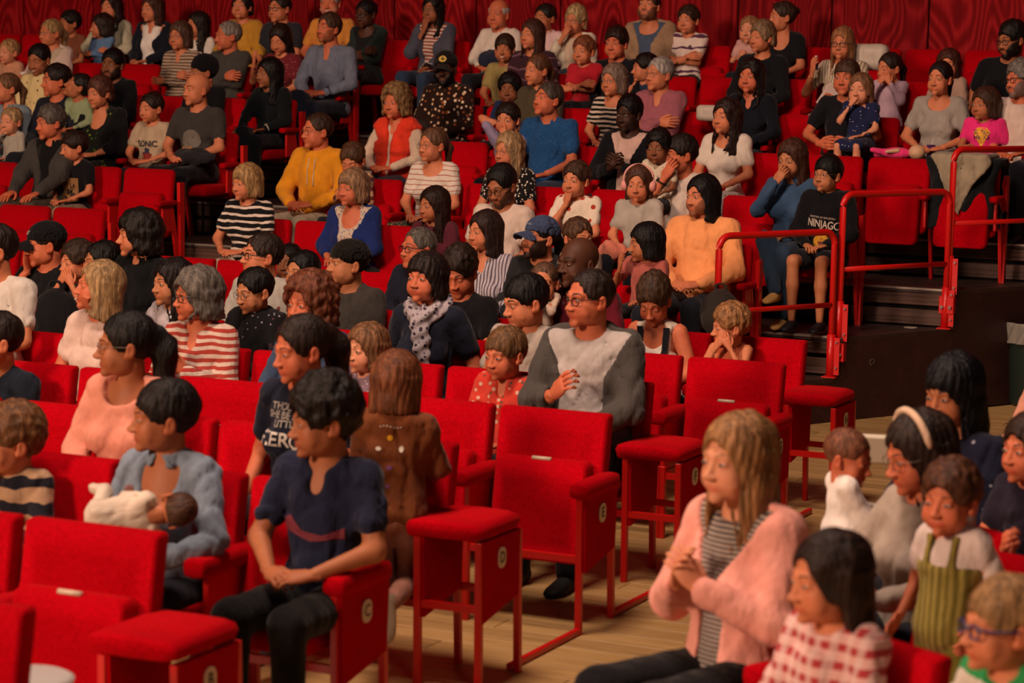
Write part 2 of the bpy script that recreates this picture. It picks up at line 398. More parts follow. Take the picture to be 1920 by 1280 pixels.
def head_template(kind, hi):
    key = (kind, hi)
    if key in HEADS: return HEADS[key]
    k = {'m': (1.05, 1.15, 1.08, 1.1), 'f': (.93, .9, .92, .75), 'c': (.86, .70, .72, .6), 'w': (1.1, 1.0, 1.15, .9)}[kind]
    nu, nv = (68, 60) if hi else (50, 46)
    u = (np.arange(nu) / nu) * 2 - 1
    th = math.pi * (.42 * u + .58 * np.sign(u) * np.abs(u) ** 2.2)
    v = np.linspace(-1, 1, nv)[1:-1]
    ph = math.pi * (.5 + .5 * (.55 * v + .45 * np.sign(v) * np.abs(v) ** 2.0))
    TH, PH = np.meshgrid(th, ph, indexing='xy')
    D = np.stack([np.sin(PH) * np.sin(TH), np.sin(PH) * np.cos(TH), np.cos(PH)], -1).reshape(-1, 3)
    D = np.concatenate([D, [[0, 0, 1], [0, 0, -1]]]).astype(np.float32)
    C = np.array([0, .008, -.022], np.float32)
    t = np.full(len(D), .17, np.float32)
    for _ in range(40): t -= np.clip(head_sdf(C + D * t[:, None], k), -.01, .02) * .8
    V = C + D * t[:, None]
    m = nv - 2; Fq = []
    i = np.arange(m - 1)[:, None]; j = np.arange(nu)[None, :]
    a = i * nu + j; b = i * nu + (j + 1) % nu
    quads = np.stack([a, a + nu, b + nu, b], -1).reshape(-1, 4)
    top, bot = len(V) - 2, len(V) - 1
    jj = np.arange(nu)
    tq = np.stack([np.full(nu, top), jj, (jj + 1) % nu, (jj + 1) % nu], 1)
    bq = np.stack([np.full(nu, bot), (m - 1) * nu + (jj + 1) % nu, (m - 1) * nu + jj, (m - 1) * nu + jj], 1)
    tris = np.concatenate([tq, bq])[:, :3]
    # masks
    x, y, z = V.T; ax = np.abs(x); fr = y > .05
    lip = fr * np.exp(-(np.maximum(0, np.abs(z + .0686) - .0080) / .0022) ** 2) * np.exp(-(np.maximum(0, ax - .0215) / .003) ** 2)
    cheek = fr * np.exp(-((ax - .042) / .018) ** 2 - ((z + .035) / .02) ** 2)
    beard = (y > -.015) * np.clip((-.040 - z - np.maximum(0, .012 - ax * .0) * 0) / .012, 0, 1)
    beard = beard * np.clip((ax - .0) / .001, 0, 1)
    # moustache + jaw, not lips, not the middle cheek
    mo = fr * np.exp(-((z + .0545) / .0055) ** 2) * np.exp(-(np.maximum(0, ax - .024) / .005) ** 2)
    jaw = np.clip((-.050 - z + np.maximum(0, ax - .035) * 1.6) / .010, 0, 1) * (y > -.012)
    beard = np.clip(np.maximum(mo, jaw), 0, 1) * (1 - np.clip(lip * 1.3, 0, 1))
    dark = fr * np.exp(-((ax - .007) / .004) ** 2 - ((z + .0475) / .0035) ** 2)
    # eyes: almond patches with iris
    pv, pf, pc = [], [], []
    for sx in (-1, 1):
        n1, n2 = 13, 7; base = len(pv)
        for a_ in range(n1):
            ua = -1 + 2 * a_ / (n1 - 1)
            for b_ in range(n2):
                vb = -1 + 2 * b_ / (n2 - 1)
                az = ua * .86; el = vb * (.36 if vb > 0 else .30) * (1 - ua * ua) ** .6 + .02
                r = .0158
                pv.append((sx * .031 + r * math.sin(az) * math.cos(el), .0725 + r * math.cos(az) * math.cos(el), -.003 + r * math.sin(el)))
                pc.append((az, el, vb))
        for a_ in range(n1 - 1):
            for b_ in range(n2 - 1):
                q = base + a_ * n2 + b_; pf.append((q, q + n2, q + n2 + 1, q + 1))
    # brows
    bv, bf = [], []
    for sx in (-1, 1):
        n1 = 8; base = len(bv)
        for a_ in range(n1):
            ua = a_ / (n1 - 1); xx = .013 + ua * .036; zc = .0165 + .0065 * math.sin(ua * 2.4) ; w2 = .0042 * (1 - .55 * ua) * (1.25 if kind in 'mw' else .8)
            for dz in (-w2, w2):
                dv = np.array([[sx * xx, .09 - .33 * xx, zc + dz + .022]]) * [[1, 1, 1]]
                dd = np.array([[sx * xx, .085 - .25 * xx - C[1], zc + dz - C[2]]]); dd = (dd / np.linalg.norm(dd)).astype(np.float32)
                tt = np.array([.17], np.float32)
                for _ in range(40): tt -= np.clip(head_sdf(C + dd * tt[:, None], k), -.01, .02) * .8
                bv.append(tuple((C + dd * (tt[:, None] + .0012))[0]))
        for a_ in range(n1 - 1):
            q = base + a_ * 2; bf.append((q, q + 2, q + 3, q + 1))
    # ears
    def ear(P):
        d = ell(P, (.079, -.014, -.012), (.009, .018, .031))
        d = smax(d, -ell(P, (.090, -.010, -.010), (.008, .011, .020)), .004)
        return smin(d, ell(P, (.074, .0, -.032), (.008, .010, .012)), .006)
    ev, ef = surf_net(ear, (.062, -.045, -.055), (.095, .020, .030), .0045 if hi else .0065)
    e2 = ev.copy(); e2[:, 0] *= -1
    HEADS[key] = dict(V=V, quads=quads, tris=tris, lip=lip, cheek=cheek, beard=beard, dark=dark, pv=np.array(pv), pf=np.array(pf), pc=np.array(pc),
                      bv=np.array(bv), bf=np.array(bf), ears=(np.concatenate([ev, e2]), np.concatenate([ef, ef[:, ::-1] + len(ev)])))
    return HEADS[key]

# name: volume, drop at the sides, face opening (half width, top), lumps (amplitude, frequency), tail
HAIR = {
 'short':   dict(vol=0.0074, side=-.005, back=-.055, fw=0.065, ft=0.074, lump=(0.0025, 66)),
 'shortb':  dict(vol=0.0112, side=-.005, back=-.060, fw=0.063, ft=0.064, lump=(0.0040, 49.5)),
 'buzz':    dict(vol=0.0025, side=.000, back=-.045, fw=0.066, ft=0.080, lump=(0.0004, 66)),
 'receding':dict(vol=0.0050, side=-.005, back=-.055, fw=0.071, ft=0.092, lump=(0.0025, 66)),
 'balding': dict(vol=0.0037, side=-.010, back=-.055, fw=0.073, ft=0.150, lump=(0.0015, 66), top=.055),
 'quiff':   dict(vol=0.0136, side=.000, back=-.050, fw=0.065, ft=0.080, lump=(0.0047, 44)),
 'fringe':  dict(vol=0.0099, side=-.010, back=-.060, fw=0.063, ft=0.044, lump=(0.0025, 55)),
 'bowl':    dict(vol=0.0136, side=-.030, back=-.065, fw=0.061, ft=0.040, lump=(0.0015, 44)),
 'messy':   dict(vol=0.0161, side=-.012, back=-.060, fw=0.063, ft=0.058, lump=(0.0060, 55)),
 'curly':   dict(vol=0.0216, side=-.008, back=-.055, fw=0.063, ft=0.062, lump=(0.0075, 82.5)),
 'afro':    dict(vol=0.0136, side=.000, back=-.050, fw=0.065, ft=0.076, lump=(0.0025, 121)),
 'mop':     dict(vol=0.0302, side=-.015, back=-.065, fw=0.063, ft=0.060, lump=(0.0105, 66)),
 'bob':     dict(vol=0.0136, side=-.100, back=-.105, fw=0.059, ft=0.066, lump=(0.0025, 38.5)),
 'bobbang': dict(vol=0.0149, side=-.098, back=-.100, fw=0.059, ft=0.042, lump=(0.0032, 38.5)),
 'wavybob': dict(vol=0.0245, side=-.105, back=-.110, fw=0.059, ft=0.064, lump=(0.0075, 52.8)),
 'curlybig':dict(vol=0.0346, side=-.095, back=-.100, fw=.068, ft=.078, lump=(0.0120, 68.2)),
 'long':    dict(vol=0.0124, side=-.250, back=-.300, fw=0.057, ft=0.070, lump=(0.0032, 35.2)),
 'longwavy':dict(vol=0.0161, side=-.270, back=-.300, fw=0.058, ft=0.068, lump=(0.0090, 44)),
 'longbang':dict(vol=0.0136, side=-.230, back=-.300, fw=0.057, ft=0.040, lump=(0.0032, 35.2)),
 'chin':    dict(vol=0.0124, side=-.150, back=-.170, fw=0.061, ft=0.070, lump=(0.0047, 37.4)),
 'tied':    dict(vol=0.0056, side=-.005, back=-.060, fw=0.065, ft=0.078, lump=(0.0015, 49.5), tail=(.026, -.20)),
 'lowtail': dict(vol=.008, side=-.02, back=-.070, fw=.066, ft=.078, lump=(.0020, 49.5), tail=(.046, -.26)),
 'bun':     dict(vol=0.0062, side=-.005, back=-.055, fw=0.065, ft=0.076, lump=(0.0025, 49.5), bun=.036),
 'halfup':  dict(vol=0.0099, side=-.05, back=-.240, fw=0.063, ft=0.072, lump=(0.0047, 44)),
 'toddler': dict(vol=0.0062, side=-.010, back=-.060, fw=0.067, ft=0.074, lump=(0.0032, 60.5)),
 'baby':    dict(vol=0.0019, side=.010, back=-.040, fw=0.073, ft=0.080, lump=(0.0004, 60.5)),
 'pixie':   dict(vol=0.0149, side=-.030, back=-.075, fw=0.061, ft=0.058, lump=(0.0053, 49.5)),
}
HAIRT = {}
def hair_template(style, h):
    key = (style, round(h, 4))
    if key in HAIRT: return HAIRT[key]
    p = HAIR[style]; vol, side, back, fw, ft = p['vol'], p['side'], p['back'], p['fw'], p['ft']; la, lf = p['lump']
    def fn(P):
        x, y, z = P.T; ax = np.abs(x)
        if side > -.04: d = ell(P, (0, -.020 + vol * .1, .032 + vol * .35), (.0790 + vol * .55, .101 + vol * .65, .088 + vol * 1.1))
        else: d = ell(P, (0, -.020, .032 + vol * .25), (.077 + vol * .95, .100 + vol, .088 + vol))
        lo = min(side, back)
        if lo < -.07:
            # a mantle of hair falling at the sides and the back
            rx = .082 + vol * .85
            Q = P.copy(); Q[:, 2] = np.clip(z, lo, .02)
            e = np.sqrt((x / rx) ** 2 + ((y + .028) / (.088 + vol * .8)) ** 2)
            dm = (e - 1) * .085
            dm = np.maximum(dm, z - .03)
            low = np.where(y > -.02, side, back) if side != back else side
            fl = side + (back - side) * np.clip((.02 - y) / .07, 0, 1)
            dm = smax(dm, fl - z + la * 1.5 * np.sin(38 * np.arctan2(x, y + .03)), .02)
            inner = (np.sqrt((x / (rx - .034)) ** 2 + ((y - .012) / .078) ** 2) - 1) * .07
            dm = smax(dm, -np.maximum(inner, z + .06), .01)
            d = smin(d, dm, .015)
        # underside: hair ends
        cut = side + (back - side) * np.clip((.01 - y) / .06, 0, 1)
        d = smax(d, (cut - z), .008)
        if 'top' in p: d = smax(d, z - p['top'] + .6 * np.maximum(0, -y - .05), .01)
        # ear notch for short hair
        if side > -.04:
            Q = P.copy(); Q[:, 0] = ax
            d = smax(d, -ell(Q, (.090, -.008, -.018), (.03, .022, .034)), .006)
        # face opening
        zc = -.055; rz = ft - zc
        fo = ell(P, (0, .125, zc), (fw + .010, .115, rz))
        d = smax(d, -fo, .006)
        low = np.maximum(z + .045, 0)
        d = smax(d, -(np.maximum(np.maximum(ax - fw, .015 - y), low)), .008)
        if 'tail' in p:
            r, l = p['tail']
            t = smin(cone(P, (0, -.110, .035), (0, -.150, -.02), r, r * 1.15), cone(P, (0, -.150, -.02), (.0, -.135, l), r * 1.15, r * .5), .02)
            d = smin(d, t, .012)
        if 'bun' in p: d = smin(d, ell(P, (0, -.115, .05), (p['bun'],) * 3), .01)
        ang = np.arctan2(x, y + .02)
        if la > .0045: d = d + la * .8 * wob(P, lf, 2.0) + la * .3 * wob(P, lf * 2.3, 5.)
        else: d = d + la * np.sin(ang * 23 + 4 * np.sin(z * 17) + 2 * np.sin(y * 31)) + la * 1.2 * wob(P, lf, 1.)
        return d
    lo_z = min(side, back, -.075 if 'tail' not in p else p['tail'][1]) - .035
    V, Q = surf_net(fn, (-.15, -.20, lo_z), (.15, .14, .20), h)
    HAIRT[key] = (V, Q); return V, Q

def loft(cs, ax1, ax2, rad, n=8, tip=True):
    """tube through centres cs with half axes rad (per ring) along ax1/ax2"""
    V = []; m = len(cs)
    for i in range(m):
        for k in range(n):
            t = 2 * math.pi * k / n
            V.append(np.array(cs[i]) + rad[i][0] * math.cos(t) * np.array(ax1[i]) + rad[i][1] * math.sin(t) * np.array(ax2[i]))
    Fs = [(i * n + k, i * n + (k + 1) % n, (i + 1) * n + (k + 1) % n, (i + 1) * n + k) for i in range(m - 1) for k in range(n)]
    V.append(np.array(cs[-1])); Fs += [((m - 1) * n + k, (m - 1) * n + (k + 1) % n, m * n, m * n) for k in range(n)]
    return V, Fs
HANDS = {}
def hand_template(curl):
    """right hand, palm down, fingers along +y, thumb towards -x; wrist at the origin"""
    key = round(curl, 2)
    if key in HANDS: return HANDS[key]
    V, Fq = [], []
    def add(v, f):
        k = len(V); V.extend(v); Fq.extend([tuple(i + k for i in q) for q in f])
    X, Z = np.array([1., 0, 0]), np.array([0, 0, 1.])
    ys = [-.025, .0, .02, .045, .070, .088, .096]
    rx = [.024, .026, .032, .039, .041, .039, .030]; rz = [.018, .018, .017, .016, .0145, .013, .008]
    add(*loft([(.002 if y > .02 else 0, y, 0) for y in ys], [X] * 7, [Z] * 7, list(zip(rx, rz)), 12))
    for x0, ln, r, spread in ((-.029, .072, .0092, -.11), (-.0095, .080, .0094, -.03), (.010, .074, .0090, .05), (.028, .058, .0080, .15)):
        p = np.array([x0, .078, .001]); c, ax1, ax2, rad = [], [], [], []
        ang = -.10
        for sl, bend in ((.14, 0.), (.26, .55), (.20, .15), (.17, .75), (.11, .1), (.12, .5)):
            c.append(p.copy()); d = np.array([math.sin(spread) * math.cos(ang), math.cos(ang) * math.cos(spread), math.sin(ang)])
            side = np.cross(d, Z); side /= np.linalg.norm(side); ax1.append(side); ax2.append(np.cross(side, d)); rad.append((r, r * .95))
            p = p + d * ln * sl * 1.22; ang -= bend * curl
        rad = [(a * q, b * q) for (a, b), q in zip(rad, (1.02, 1.0, 1.06, .95, .98, .80))]
        c.append(p.copy()); ax1.append(ax1[-1]); ax2.append(ax2[-1]); rad.append((r * .45, r * .4))
        add(*loft(c, ax1, ax2, rad, 8))
    p = np.array([-.020, .012, -.004]); c, ax1, ax2, rad = [], [], [], []
    d = np.array([-.72, .66, -.22]); d /= np.linalg.norm(d)
    for i, (ln, r) in enumerate(((.022, .0135), (.022, .0135), (.020, .0105), (.018, .0108), (.012, .0090), (.005, .0050))):
        c.append(p.copy()); side = np.cross(d, Z); side /= np.linalg.norm(side); ax1.append(side); ax2.append(np.cross(side, d)); rad.append((r, r * .9))
        p = p + d * ln; d = d + np.array([.16 + .12 * curl, .12, -.10 * curl - .03]); d /= np.linalg.norm(d)
    add(*loft(c, ax1, ax2, rad, 8))
    HANDS[key] = (np.array(V, np.float32), np.array(Fq)); return HANDS[key]

SKINS = dict(fair=(.60, .215, .100), pale=(.68, .30, .165), ruddy=(.58, .165, .075), tan=(.44, .155, .065), olive=(.39, .140, .058), asian=(.49, .20, .088),
             brown=(.22, .078, .030), mid=(.31, .112, .046), dark=(.085, .030, .014), deep=(.050, .019, .010))

# ------------------------------------------------------------------ poses: per side wrist, finger direction, palm normal, curl, elbow pole
def pose(name, sx, hc):
    hx, hy, hz = hc
    T = {
     'lap':   ((.080, .25, .215), (-.55, .8, -.12), (0, .1, -1), .55, (.9, -.5, -.6)),
     'clasp': ((.092, .25, .235), (-.80, .55, -.05), (-.45, -.2, -1), .95, (.9, -.4, -.6)),
     'knees': ((.120, .36, .215), (-.1, 1, -.25), (0, 0, -1), .45, (.8, -.4, -.6)),
     'cross': ((-.075, .20, .34 + .03 * sx), (-1, .1, .05), (0, -1, -.2), .35, (1, -.1, -.8)),
     'pray':  ((.050, .22, .40), (-.45, .35, .8), (-1, -.3, 0), .8, (.7, -.2, -1)),
     'fists': ((.060, .26, .36), (-.6, .35, .55), (-.7, -.6, 0), 1.15, (.7, -.1, -1)),
     'hold':  ((.110, .28, .27), (-.9, .35, 0), (-.2, -1, -.2), .5, (1, -.2, -.7)),
     'side':  ((.230, .10, .13), (0, .8, -.6), (-1, 0, 0), .5, (.4, -1, -.2)),
     'rest':  ((.225, .22, .24), (-.1, 1, -.1), (0, 0, -1), .4, (.7, -.6, -.6)),
     'up':    ((.200, .20, .50), (-.2, .3, 1), (-.5, -.6, 0), .7, (.7, 0, -1)),
     'chin':  ((hx * sx + .045, hy + .095, hz - .205), (-.25, .05, 1), (-.35, -1, 0), 1.25, (.6, .1, -1)),
     'mouth': ((hx * sx + .060, hy + .150, hz - .170), (-.45, -.05, .85), (-.3, -1, 0), .95, (.6, .1, -1)),
     'cheek': ((hx * sx + .095, hy + .060, hz - .170), (-.05, .02, 1), (-1, .0, 0), .45, (.5, .4, -1)),
     'wide':  ((.300, .20, .42), (-.5, .8, .3), (0, 0, -1), .5, (1, -.3, -.4)),
     'overhead': ((.10, -.02, .70), (-.9, .1, .0), (0, -1, 0), .4, (1.4, .1, .4)),
     'fwd':   ((.080, .34, .33), (-.3, 1, .1), (-.5, 0, -1), .7, (.7, -.3, -1)),
    }
    w_, d, n, c, e = T[name]
    f = lambda t: np.array([t[0] * sx, t[1], t[2]], float)
    return f(w_), f(d), f(n), c, f(e)
def ik(S_, T_, l1, l2, pole):
    v = T_ - S_; L = np.linalg.norm(v); L2 = min(L, (l1 + l2) * .995); v = v / max(L, 1e-6)
    T2 = S_ + v * L2
    a = (l1 * l1 - l2 * l2 + L2 * L2) / (2 * L2); h = math.sqrt(max(0, l1 * l1 - a * a))
    p = pole - v * (pole @ v); p /= max(1e-6, np.linalg.norm(p))
    return S_ + v * a + p * h, T2
def rotz(a): c, s = math.cos(a), math.sin(a); return np.array([[c, -s, 0], [s, c, 0], [0, 0, 1.]])
def rotx(a): c, s = math.cos(a), math.sin(a); return np.array([[1, 0, 0], [0, c, -s], [0, s, c.real]])
def roty(a): c, s = math.cos(a), math.sin(a); return np.array([[c, 0, s], [0, 1, 0], [-s, 0, c]])

# shared low cost shoe
def shoe_arrays():
    ys = [-.075, -.06, -.02, .03, .08, .13, .165, .185]; w_ = [.022, .034, .036, .040, .046, .046, .036, .016]; hh = [.050, .062, .062, .052, .038, .030, .024, .014]
    cs = [(0, y, -.055 + b * .62) for y, b in zip(ys, hh)]
    return loft(cs, [np.array([1., 0, 0])] * 8, [np.array([0, 0, 1.])] * 8, [(a, b * .72) for a, b in zip(w_, hh)], 10)
SHOE = shoe_arrays()
SHOE = (np.array(SHOE[0]), np.array(SHOE[1]))

PEOPLE = []
SEATED = []       # (row, a, short description)
def person(row, x, y, short, label='', sex='m', skin='fair', hair='short', hc='3a2a1e', top='tee', tc=('solid', '333333'), neck='crew', jacket=None, jopen=.05,
           bottom='trousers', bc='1b1c24', pose_='lap', pl=None, head=45, pitch=0, roll=0, body=None, s=None, hs=None, fat=1.0, lean=(0, 0), gl=None,
           beard=0, bcol=None, smile=.4, dn=None, zseat=None, sitting=True, shoes='151515', collar=None, legs=None, hood=None, seat=True, teeth=False,
           armw=1.0, world=None, hats=None, stand=False, curl=None, nolegs=False, fold=1.35):
    deck = ROW[row][1] if row in ROW else 0
    psi = 25.4 if body is None else body
    th = math.radians(180 - psi); R3 = rotz(th)
    # where the head is
    if world is not None: hw = np.array(world)
    else:
        n_ = ROW[row][0] - .235 - (lean[1] if dn is None else 0) - (dn or 0)
        a, z = on_row(x, y, n_); hw = np.array(W(a, n_, z))
    zs = (deck + .45) if zseat is None else zseat
    if s is None: s = min(1.12, max(.9, (hw[2] - zs) / .757))
    if hs is None: hs = {'m': 1.18, 'f': 1.13, 'w': 1.14, 'c': .94 + .17 * min(1, s)}[sex]
    else: hs = hs * 1.10
    hl = np.array([lean[0], .035 + lean[1], .757]) * s
    rootp = hw - R3 @ hl
    px = F / max(3, hw[1])           # pixels per metre there
    h = min(.020, max(.0095, 4.4 / px))
    root_loc = Vector(rootp)
    fem = 1 if sex in 'fw' and s > .85 and sex == 'f' else 0
    sh = (.146 if fem else .165) * (.96 if sex == 'c' else 1); 
    lx, ly = lean
    J = lambda v: np.array([v[0] + lx * v[2] / .6 * .8, v[1] + ly * v[2] / .6 * .8, v[2]], float) * s
    shl = {sx: J((sx * sh, -.015, .555)) for sx in (1, -1)}
    plL = pl or pose_
    arms = {}
    for sx, pn in ((1, pose_), (-1, plL)):
        wv, d, n2, c, pole = pose(pn, sx, (lx, .035 + ly, .757))
        el, wr = ik(shl[sx], wv * s, .275 * s, .245 * s, pole)
        arms[sx] = (el, wr, d, n2, c if curl is None else curl)
    # legs
    fz = deck - rootp[2]
    legz = []
    for sx in (1, -1):
        hip = np.array([sx * .085, .02, .095]) * s
        if stand:
            kn = np.array([sx * .09 * s, .03 * s, -.32 * s]); an = np.array([sx * .09 * s, -.01, -.74 * s])
        elif legs == 'kneel':
            kn = np.array([sx * .09, .10, -.30]) * s; an = np.array([sx * .07, -.34, -.34]) * s
        elif legs == 'cross' and sx == 1:
            kn = np.array([sx * .03 * s, .47 * s, .19 * s]); an = np.array([-.10 * s, .60 * s, -.16 * s])
        else:
            kn = np.array([sx * .115, .46, .10]) * s
            az = max(fz + .085, -.36 * s) if s > .8 else max(fz + .085, -.30 * s)
            an = np.array([sx * .115 * s, .45 * s, az]) if s > .62 else np.array([sx * .11 * s, .66 * s, -.05 * s])
        legz.append((hip, kn, an))
    sh_k = np.array([lx, ly], np.float32) * .8 / .6
    def unshear(P):
        Q = P / s; zc = np.clip(Q[:, 2], 0, .66)
        Q = Q.copy(); Q[:, 0] -= sh_k[0] * zc; Q[:, 1] -= sh_k[1] * zc
        return Q
    def torso(Q, g):
        """Q in adult units; g extra thickness"""
        d = ell(Q, (0, .0, .42), ((.138 if fem else .156) + g, .105 + g, .19 + g))
        d = smin(d, ell(Q, (0, .015 + .02 * (fat - 1), .17), ((.128 if fem else .142) * fat + g, .108 * fat + g, .19 + g)), .06)
        d = smin(d, ell(Q, (0, .0, .085), (.165 * (.5 + .5 * fat) + g, .125 + g, .10 + g)), .05)
        d = smin(d, cone(Q, (-sh + .02, -.015, .540), (sh - .02, -.015, .540), .050 + g, .050 + g), .05)
        Q2 = Q.copy(); Q2[:, 0] = np.abs(Q2[:, 0])
        d = smin(d, cone(Q2, (.0, -.012, .615), (sh - .02, -.018, .550), .040 + g, .042 + g), .04)
        if fem: d = smin(d, ell(Q2, (.068, .080, .375), (.062 + g, .058 + g, .060 + g)), .03)
        return d
    def armf(P, g, part, upper=1.0):
        d = None
        for sx in (1, -1):
            el, wr, *_ = arms[sx]; S0 = shl[sx]
            r1, r2, r3, r4 = (.050 * armw + g) * s, (.040 * armw + g) * s, (.040 * armw + g) * s, (.026 + g * .8) * s
            E = S0 + (el - S0) * upper if part == 'short' else el
            q = cone(P, S0, E, r1, r2 + (r1 - r2) * (1 - upper) if part == 'short' else r2)
            if part == 'full': q = smin(q, cone(P, el, wr + (0 if g <= 0.004 else -1) * (wr - el) * .06, r3, r4), .02)
            if part == 'half': q = smin(q, cone(P, el, el + (wr - el) * .45, r3, r4 + (r3 - r4) * .4), .02)
            d = q if d is None else np.minimum(d, q)
        return d
    hR = R3.T @ rotz(math.radians(180 - head)) @ rotx(math.radians(pitch)) @ roty(math.radians(roll))
    hcen = hl
    HC = dict(V=None)
    # ---- skin body
    neck_lo = J((0, -.015, .56)); neck_hi = hcen + hR @ np.array([0, -.022, -.055]) * hs
    def skinf(P):
        d = torso(unshear(P), -.012) * s
        nr = (.050 if fem or sex == 'c' else .058) * hs * (1.0 if s > .5 else .9)
        d = smin(d, cone(P, neck_lo, neck_hi, nr * 1.06, nr), .035 * s)
        d = smin(d, armf(P, 0, 'full'), .02)
        return d
    # ---- garments
    g = {'tee': .009, 'long': .010, 'shirt': .011, 'hoodie': .020, 'tank': .006, 'sweater': .017, 'dress': .009, 'polo': .010}[top]
    sleeve = {'tee': 'short', 'polo': 'short', 'dress': 'short', 'tank': None}.get(top, 'full')
    sd = random.random() * 9
    def cuts(d, P, Q, nk):
        if nk == 'crew': c = ell(Q, (0, .035, .625), (.072, .075, .050))
        elif nk == 'v': c = smin(ell(Q, (0, .035, .625), (.068, .075, .050)), ell(Q, (0, .115, .560), (.042, .065, .078)), .03)
        elif nk == 'scoop': c = ell(Q, (0, .065, .60), (.100, .095, .090))
        elif nk == 'deep': c = ell(Q, (0, .085, .575), (.095, .085, .130))
        elif nk == 'hood': c = ell(Q, (0, .02, .66), (.055, .06, .05))
        elif nk == 'high': c = ell(Q, (0, .010, .665), (.060, .070, .040))
        c = smin(c, cone(Q, (0, -.02, .60), (0, .0, .80), .058 if nk != 'high' else .062, .075), .01) if nk != 'high' else c
        return smax(d, -c * s, .006)
    def folds(P):
        w1 = wob(P * np.array([1, 1, .7], np.float32), 13, sd); w2 = wob(P, 25, sd + 3)
        return (.0105 * np.exp(-np.abs(w1) * 6) + .0055 * np.exp(-np.abs(w2) * 6) + .003 * w2 - .003) * fold
    def topf(P):
        Q = unshear(P)
        d = torso(Q, g) * s
        if sleeve == 'short': d = smin(d, armf(P, g + .008, 'short', .62), .03)
        elif sleeve == 'full': d = smin(d, armf(P, g + .004, 'full'), .03)
        if top == 'tank':
            Q2 = Q.copy(); Q2[:, 0] = np.abs(Q2[:, 0])
            d = smax(d, -ell(Q2, (.195, .02, .50), (.085, .20, .13)) * s, .01)
        if top == 'hoodie' or hood:
            d = smin(d, ell(Q, (0, -.085, .575), (.110, .060, .075)) * s, .03)
        d = d + folds(P)
        d = smax(d, (.035 * s - P[:, 2]) if bottom else (-.2 - P[:, 2]), .01)
        d = cuts(d, P, Q, neck if top != 'hoodie' else 'hood')
        rr_ = np.sqrt(Q[:, 0] ** 2 + (Q[:, 1] + .008) ** 2)
        if top == 'hoodie':
            zt_ = .600 - .22 * (Q[:, 1] + .01)
            d = smin(d, (np.sqrt((rr_ - .080) ** 2 + ((Q[:, 2] - zt_) * .8) ** 2) - .027) * s, .012)
        if collar:
            zt_ = .622 - .30 * (Q[:, 1] + .02)
            c_ = np.maximum(np.abs(rr_ - .066 - .55 * np.maximum(0, zt_ - Q[:, 2])) - .0095, np.abs(Q[:, 2] - zt_) - .026)
            c_ = np.maximum(c_, (.012 + .5 * np.maximum(0, zt_ + .02 - Q[:, 2]) - np.abs(Q[:, 0])) * np.where(Q[:, 1] > 0, 1, -1))
            d = np.minimum(d, c_ * s)
        return d
    bb = 0.0
    pts = [shl[1], shl[-1], arms[1][0], arms[-1][0], arms[1][1], arms[-1][1]]
    pm = np.array(pts); r = .085 * s + .03
    lo = np.minimum(pm.min(0) - r, np.array([-.22, -.2, -.03]) * s * max(1, fat)); hi = np.maximum(pm.max(0) + r, np.array([.22, .2, .70]) * s * max(1, fat))
    lo[0] = min(lo[0], -.2 * s * max(1, fat)); hi[0] = max(hi[0], .2 * s * max(1, fat))
    tV, tQ = surf_net(topf, lo, hi, h * (1.12 if s > .7 else .9))
    hb = h * 1.45
    sV, sQ = surf_net(skinf, lo, (hi[0], max(hi[1], hcen[1] + .06), max(hi[2], neck_hi[2] + .04)), hb)
    # cull skin well under the garment
    under = topf(sV) < -.016
    jf = None
    if jacket:
        jg = g + (.018 if jacket[0] != 'vest' else .026)
        def jackf(P):
            Q = unshear(P)
            d = torso(Q, jg) * s
            if jacket[0] == 'bib':
                Q2 = Q.copy(); Q2[:, 0] = np.abs(Q2[:, 0])
                d = smax(d, (Q[:, 2] - .43) * s, .01)
                st_ = smin(cone(Q2, (.075, .115, .40), (.075, .075, .57), .022, .020), cone(Q2, (.075, .075, .57), (.075, -.10, .52), .020, .020), .01)
                st_ = np.maximum(st_, torso(Q, jg + .006))
                d = smin(d, st_ * s, .006)
                return d + .002 * np.sin(P[:, 0] * 160)
            if jacket[0] != 'vest': d = smin(d, armf(P, jg - .002, 'full' if jacket[0] != 'half' else 'half'), .03)
            if jacket[0] == 'hood': d = smin(d, ell(Q, (0, -.085, .59), (.105, .060, .070)) * s, .03)
            if jacket[0] in ('coat', 'vest', 'shirt'):
                d = smin(d, ell(Q, (0, -.012, .620), (.082, .078, .036)) * s, .02)
            d = d + folds(P)
            if jacket[0] == 'vest': d = d + .006 * np.cos(P[:, 2] / s * 95)
            d = smax(d, .02 * s - P[:, 2], .01)
            wd = jopen + (.10 if jacket[0] != 'vest' else .06) * np.clip((Q[:, 2] - (.42 if jacket[0] != 'vest' else .46)) / .2, 0, 1)
            cut = np.maximum(np.abs(Q[:, 0] - .0) - wd, -Q[:, 1] + .0) * s
            d = smax(d, -cut, .008)
            c = cone(Q, (0, -.01, .58), (0, .0, .80), .060, .07)
            return smax(d, -c * s, .006)
        jV, jQ = surf_net(jackf, lo - .02, hi + .02, h * 1.1)
        under |= (jackf(sV) < -.016)
    keep = np.ones(len(sQ), bool)
    sQ = sQ[keep]; used = np.unique(sQ); mp = -np.ones(len(sV), int); mp[used] = np.arange(len(used)); sV = sV[used]; sQ = mp[sQ]
    base = np.array(SKINS[skin] if isinstance(skin, str) else skin)
    Vs, Qs, Cs = [sV], [sQ], [np.tile(base, (len(sV), 1))]
    cnt = len(sV)
    def addp(V, Q, C):
        nonlocal cnt
        Q = np.asarray(Q)
        if Q.shape[1] == 3: Q = np.concatenate([Q, Q[:, 2:]], 1)
        Vs.append(np.asarray(V, np.float32)); Qs.append(Q + cnt); Cs.append(np.broadcast_to(C, (len(V), 3))); cnt += len(V)
    # head
    hi_res = px * hs > 330
